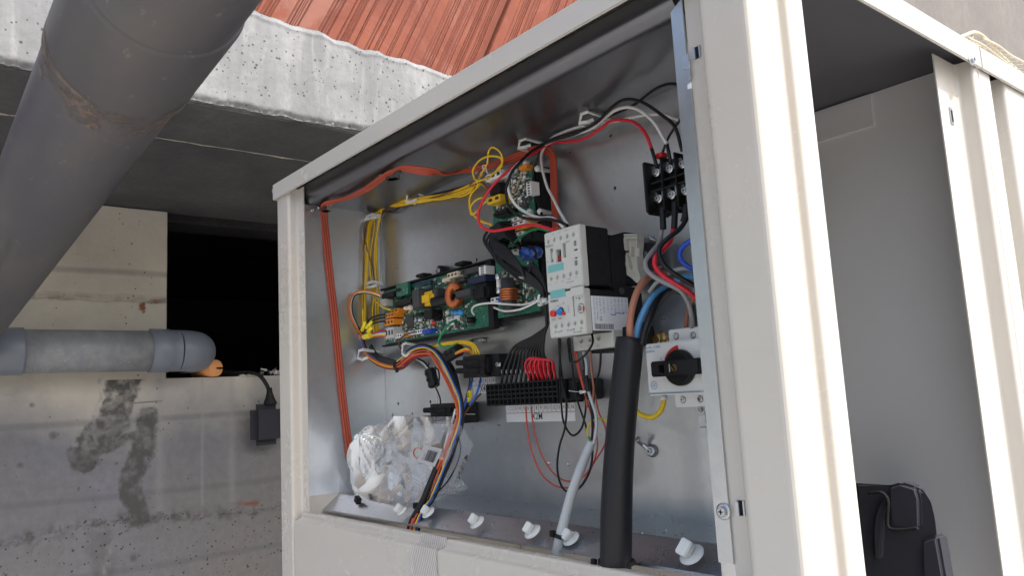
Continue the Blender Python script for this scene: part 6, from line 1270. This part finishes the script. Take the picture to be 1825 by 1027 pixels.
def film(pl, Y, seed, amp=.0045, bulge=.012, step=3.2, hub=None):
    r=np.random.RandomState(seed); xs=np.arange(min(p[0] for p in pl)-2,max(p[0] for p in pl)+4,step); ysn=np.arange(min(p[1] for p in pl)-2,max(p[1] for p in pl)+4,step)
    cx=sum(p[0] for p in pl)/len(pl); cy=sum(p[1] for p in pl)/len(pl); hx,hy=hub or (cx,cy); rad=max(math.hypot(p[0]-cx,p[1]-cy) for p in pl)
    waves=[(r.uniform(0,math.pi),r.uniform(.008,.026),r.rand(),r.uniform(.3,1)) for _ in range(6)]; spokes=[(r.randint(5,17),r.rand()*6,r.uniform(.3,1)) for _ in range(3)]
    bm=bmesh.new(); vv={}
    for i,x in enumerate(xs):
        for k,y in enumerate(ysn):
            if not inpoly(x,y,pl): continue
            d=0
            for a,f_,ph,w in waves: t=((x*math.cos(a)+y*math.sin(a)+6*math.sin(x*.03+a*5))*f_+ph)%1; d+=w*(abs(t-.5)*2-.5)*(.02/f_)**.7
            an=math.atan2(y-hy,x-hx); rr=math.hypot(x-hx,y-hy)
            for n_,ph,w in spokes: t=(an*n_/6.283+ph+rr*.004)%1; d+=w*(abs(t-.5)*2-.5)*min(1,rr/40)
            rc=math.hypot(x-cx,y-cy)/rad
            vv[i,k]=bm.verts.new(P('O',x,y,Y+bulge*rc*rc+d*amp*.42))
    for (i,k) in list(vv):
        q=[vv.get((i,k)),vv.get((i+1,k)),vv.get((i+1,k+1)),vv.get((i,k+1))]
        if all(q):
            if (i+k)%2: bm.faces.new(q[:3]); bm.faces.new((q[0],q[2],q[3]))
            else: bm.faces.new((q[0],q[1],q[3])); bm.faces.new(q[1:])
    return obj('film_sheet',bm,'film',bag)
film([(620,800),(632,775),(660,760),(700,742),(742,738),(752,760),(800,745),(815,790),(790,850),(770,880),(735,924),(690,915),(640,905),(622,860)],.480,3,amp=.0065,hub=(648,800))
film([(690,765),(745,742),(812,742),(846,792),(822,852),(838,872),(790,890),(730,915),(660,905),(640,850)],.492,8,amp=.006,hub=(800,880))
film([(640,850),(690,822),(760,830),(786,868),(735,922),(680,918),(636,890)],.474,12,amp=.005,hub=(760,840))
film([(622,790),(648,768),(668,775),(664,830),(650,880),(630,870)],.474,15,amp=.005,hub=(640,770))
# white coiled leads inside the bag
for i in range(9):
    pts=[]; rr=random.Random(i)
    for a in np.linspace(0,2*math.pi,14): pts.append(P('O',654+math.cos(a)*(22+i*1.5)+math.sin(a)*8,812-math.sin(a)*(52-i*2)+math.cos(a)*6,.492+.004*math.sin(a*2+i)-.0009*i))
    bm=bmesh.new(); tube(bm,pts,.00095,n=6,k=4); o=obj('coiled_lead',bm,'white_wire',bag)
for i in range(3):
    pts=[P('O',652+i*6,790+i*7,.486-.001*i),P('O',690+i*5,812+i*11,.485),P('O',730+i*4,845+i*9,.485),P('O',765+i*2,868+i*6,.486)]; bm=bmesh.new(); tube(bm,pts,.0008,n=6); obj('lead',bm,'white_wire',bag)
bm=bmesh.new(); p=P('O',638,892,.470); bx(bm,p.x-.005,p.x+.004,p.y-.003,p.y+.003,p.z-.004,p.z+.004,bev=.0006,rot=Matrix.Rotation(.5,3,'Y')); tube(bm,[p,P('O',645,898,.468),P('O',655,904,.470)],.0006,n=6); obj('black_plug',bm,'black',bag)
bm=bmesh.new(); p=P('O',705,862,.480); bx(bm,p.x-.015,p.x+.015,p.y-.002,p.y+.002,p.z-.011,p.z+.011,bev=.0008,rot=Matrix.Rotation(.25,3,'Y')); obj('white_card',bm,'sticker',bag)
bm=bmesh.new(); p=P('O',735,815,.486); bx(bm,p.x-.018,p.x+.016,p.y,p.y+.003,p.z-.010,p.z+.012,bev=.0008,rot=Matrix.Rotation(-.35,3,'Y')); obj('beige_part',bm,'beige_term',bag)
# label
lp=[P('I',x,y,.462+dy_) for x,y,dy_ in ((920,246,0),(1032,272,-.004),(985,378,-.002),(880,344,.003))]
bm=bmesh.new(); vs4=[bm.verts.new(p) for p in lp]; f=bm.faces.new(vs4); bmesh.ops.solidify(bm,geom=[f],thickness=.0004); lb_=obj('label',bm,'sticker',bag)
o0,uu,vv=lp[3],(lp[2]-lp[3]),(lp[0]-lp[3]); nn=uu.cross(vv).normalized(); nn=nn if nn.y<0 else -nn
bm=bmesh.new(); r=random.Random(3); t=.36
while t<.88:
    w=r.choice([.008,.014,.022]); a_=o0+uu*t+vv*.20+nn*.0006; prism(bm,[a_,a_+uu*w,a_+uu*w+vv*.62,a_+vv*.62],nn*.00005); t+=w+r.choice([.008,.013,.018])
obj('bar_code',bm,'ink',lb_); text('9P5100-1',o0+uu*.30+vv*.18+nn*.0005,.0030,'ink',lb_,u=vv,v=-uu)
bm=bmesh.new(); pts=[P('O',745+8*math.cos(a),808-9*math.sin(a),.468) for a in np.linspace(.5,5.2,12)]; tube(bm,pts,.0009,n=5,sq=.5); obj('red_print',bm,'salmon_wire',bag)

# --- black padded jacket in the side compartment
jk=thing('compressor_jacket','black foam compressor jacket with folded flap standing in the side compartment','insulation jacket')
YJ=.700
def J(x,y,Y=YJ): return P('V',x,y,Y)
prof=[(440,705),(560,712),(592,704),(635,714),(672,728),(700,770),(714,830),(720,885),(735,960),(752,1100),(440,1100)]
prof=rnd(prof,14,4)
bm=bmesh.new(); fa=[bm.verts.new(J(x,y)) for x,y in prof]; ba=[bm.verts.new(J(x-8,y+6,YJ+.08)) for x,y in prof]; bm.faces.new(fa); bm.faces.new(ba[::-1]); [bm.faces.new((fa[(i+1)%len(fa)],fa[i],ba[i],ba[(i+1)%len(fa)])) for i in range(len(fa))]; bmesh.ops.bevel(bm,geom=[e for e in bm.edges if abs((e.verts[0].co-e.verts[1].co).y)<.001 and e.verts[0].co.y<YJ+.01],offset=.0025,segments=3,affect='EDGES',clamp_overlap=True)
jb=obj('foam_shell',bm,'foam_black',jk)
bm=bmesh.new(); prism(bm,[J(x,y,YJ-.004) for x,y in ((548,716),(592,702),(648,720),(662,760),(665,866),(606,870),(556,862),(548,780))],(0,.016,0)); bmesh.ops.bevel(bm,geom=bm.edges[:],offset=.003,segments=3,affect='EDGES'); obj('flap',bm,'foam_black',jk)
bm=bmesh.new(); prism(bm,[J(x,y,YJ-.007) for x,y in ((540,752),(552,770),(545,800),(530,850),(522,970),(504,975),(500,880),(506,820),(520,780))],(0,.012,0)); bmesh.ops.bevel(bm,geom=bm.edges[:],offset=.001,segments=2,affect='EDGES'); obj('cut_edge',bm,'foam_black',jk)
bm=bmesh.new(); prism(bm,[J(x,y,YJ-.005) for x,y in ((662,905),(722,885),(760,1100),(668,1100))],(0,.02,0)); bmesh.ops.bevel(bm,geom=bm.edges[:],offset=.003,segments=3,affect='EDGES'); obj('side_panel',bm,'foam_black',jk)
bm=bmesh.new(); tube(bm,[J(485,742,YJ-.0075),J(530,740,YJ-.010),J(548,760,YJ-.010),J(552,860,YJ-.0095),J(600,868,YJ-.0098),J(655,862,YJ-.0095)],.0016,n=6); obj('seam',bm,'void',jk)
# --- wire guard on the roof
gd_=thing('fan_guard','cream plastic-coated wire guard rising behind the cabinet roof edge','wire guard')
XG=-.36
def Gp(x,y,dx=0): return PX('U',x,y,XG+dx)
bm=bmesh.new(); tube(bm,[Gp(300,262),Gp(440,212),Gp(520,180),Gp(575,160),Gp(620,172),Gp(665,205),Gp(800,350),Gp(963,500),Gp(1200,730)],pr(30/4.28,Gp(640,190)),n=14); obj('rim',bm,'guard',gd_)
bm=bmesh.new(); tube(bm,[Gp(640,205,.004),Gp(760,260,.004),Gp(860,335,.004),Gp(930,372,.004),Gp(1100,470,.004)],pr(22/4.28,Gp(640,190)),n=10); obj('rim',bm,'guard',gd_)
bm=bmesh.new(); tube(bm,[Gp(540,205,.006),Gp(640,250,.01),Gp(760,340,.012),Gp(900,450,.012),Gp(1000,540,.012)],pr(17/4.28,Gp(640,190)),n=10); obj('inner_rim',bm,'guard',gd_)
bm=bmesh.new()
for i in range(12):
    t=i/11; a=Gp(600,285).lerp(Gp(1000,560),t)+Vector((.02,0,0)); b_=Gp(660,250).lerp(Gp(1010,500),t)+Vector((-.03,0,.0)); tube(bm,[a,b_],pr(8/4.28,a),n=8,smooth=False)
for i in range(6):
    t=i/5; a=Gp(450,215).lerp(Gp(640,205),t*.0+.0)+Vector((0,.004*i,-.004*i)); tube(bm,[Gp(430+i*14,228+i*10),Gp(530+i*22,195+i*14),Gp(560+i*22,200+i*18)],pr(10/4.28,a),n=8)
obj('guard_wires',bm,'guard',gd_)
for x_,y_ in ((575,160),(800,350),(963,500)):
    t_=Gp(x_,y_); bm=bmesh.new(); tube(bm,[t_,Vector((t_.x-.02,t_.y,(t_.z+ZT)/2)),Vector((t_.x-.03,t_.y+.01,ZT-.0004))],pr(14/4.28,t_),n=8); obj('guard_leg',bm,'guard',gd_)
# --- bits of fallen swarf on shelf ledge
bm=bmesh.new(); r=random.Random(6)
for i in range(16):
    p=PZ('J',r.uniform(920,1260),r.uniform(668,800),-.1131); bx(bm,p.x-.0008,p.x+.0008,p.y-.0006,p.y+.0006,-.1135,-.1128,rot=Matrix.Rotation(r.random()*3,3,'Z'))
sw_=tag(obj('metal_swarf',bm,'steel'),'specks of metal swarf scattered on the shelf ledge','swarf'); sw_['kind']='stuff'; 

# ------------------------------------------------------------------ origins: move each thing's origin to the middle of its base
bpy.context.view_layer.update()
def allch(o):
    out=[]
    for c_ in o.children: out.append(c_); out+=allch(c_)
    return out
for o in [o for o in list(scene.objects) if o.parent is None and o.type in ('EMPTY','MESH')]:
    ms=[q for q in [o]+allch(o) if q.type=='MESH' and len(q.data.vertices)]
    if not ms: continue
    lo=np.full(3,1e9); hi=-lo
    for q in ms:
        co=np.empty(len(q.data.vertices)*3); q.data.vertices.foreach_get('co',co); co=co.reshape(-1,3); lo=np.minimum(lo,co.min(0)); hi=np.maximum(hi,co.max(0))
    c_=Vector(((lo[0]+hi[0])/2,(lo[1]+hi[1])/2,lo[2]))
    for q in ms: q.data.transform(Matrix.Translation(-c_))
    o.location=c_
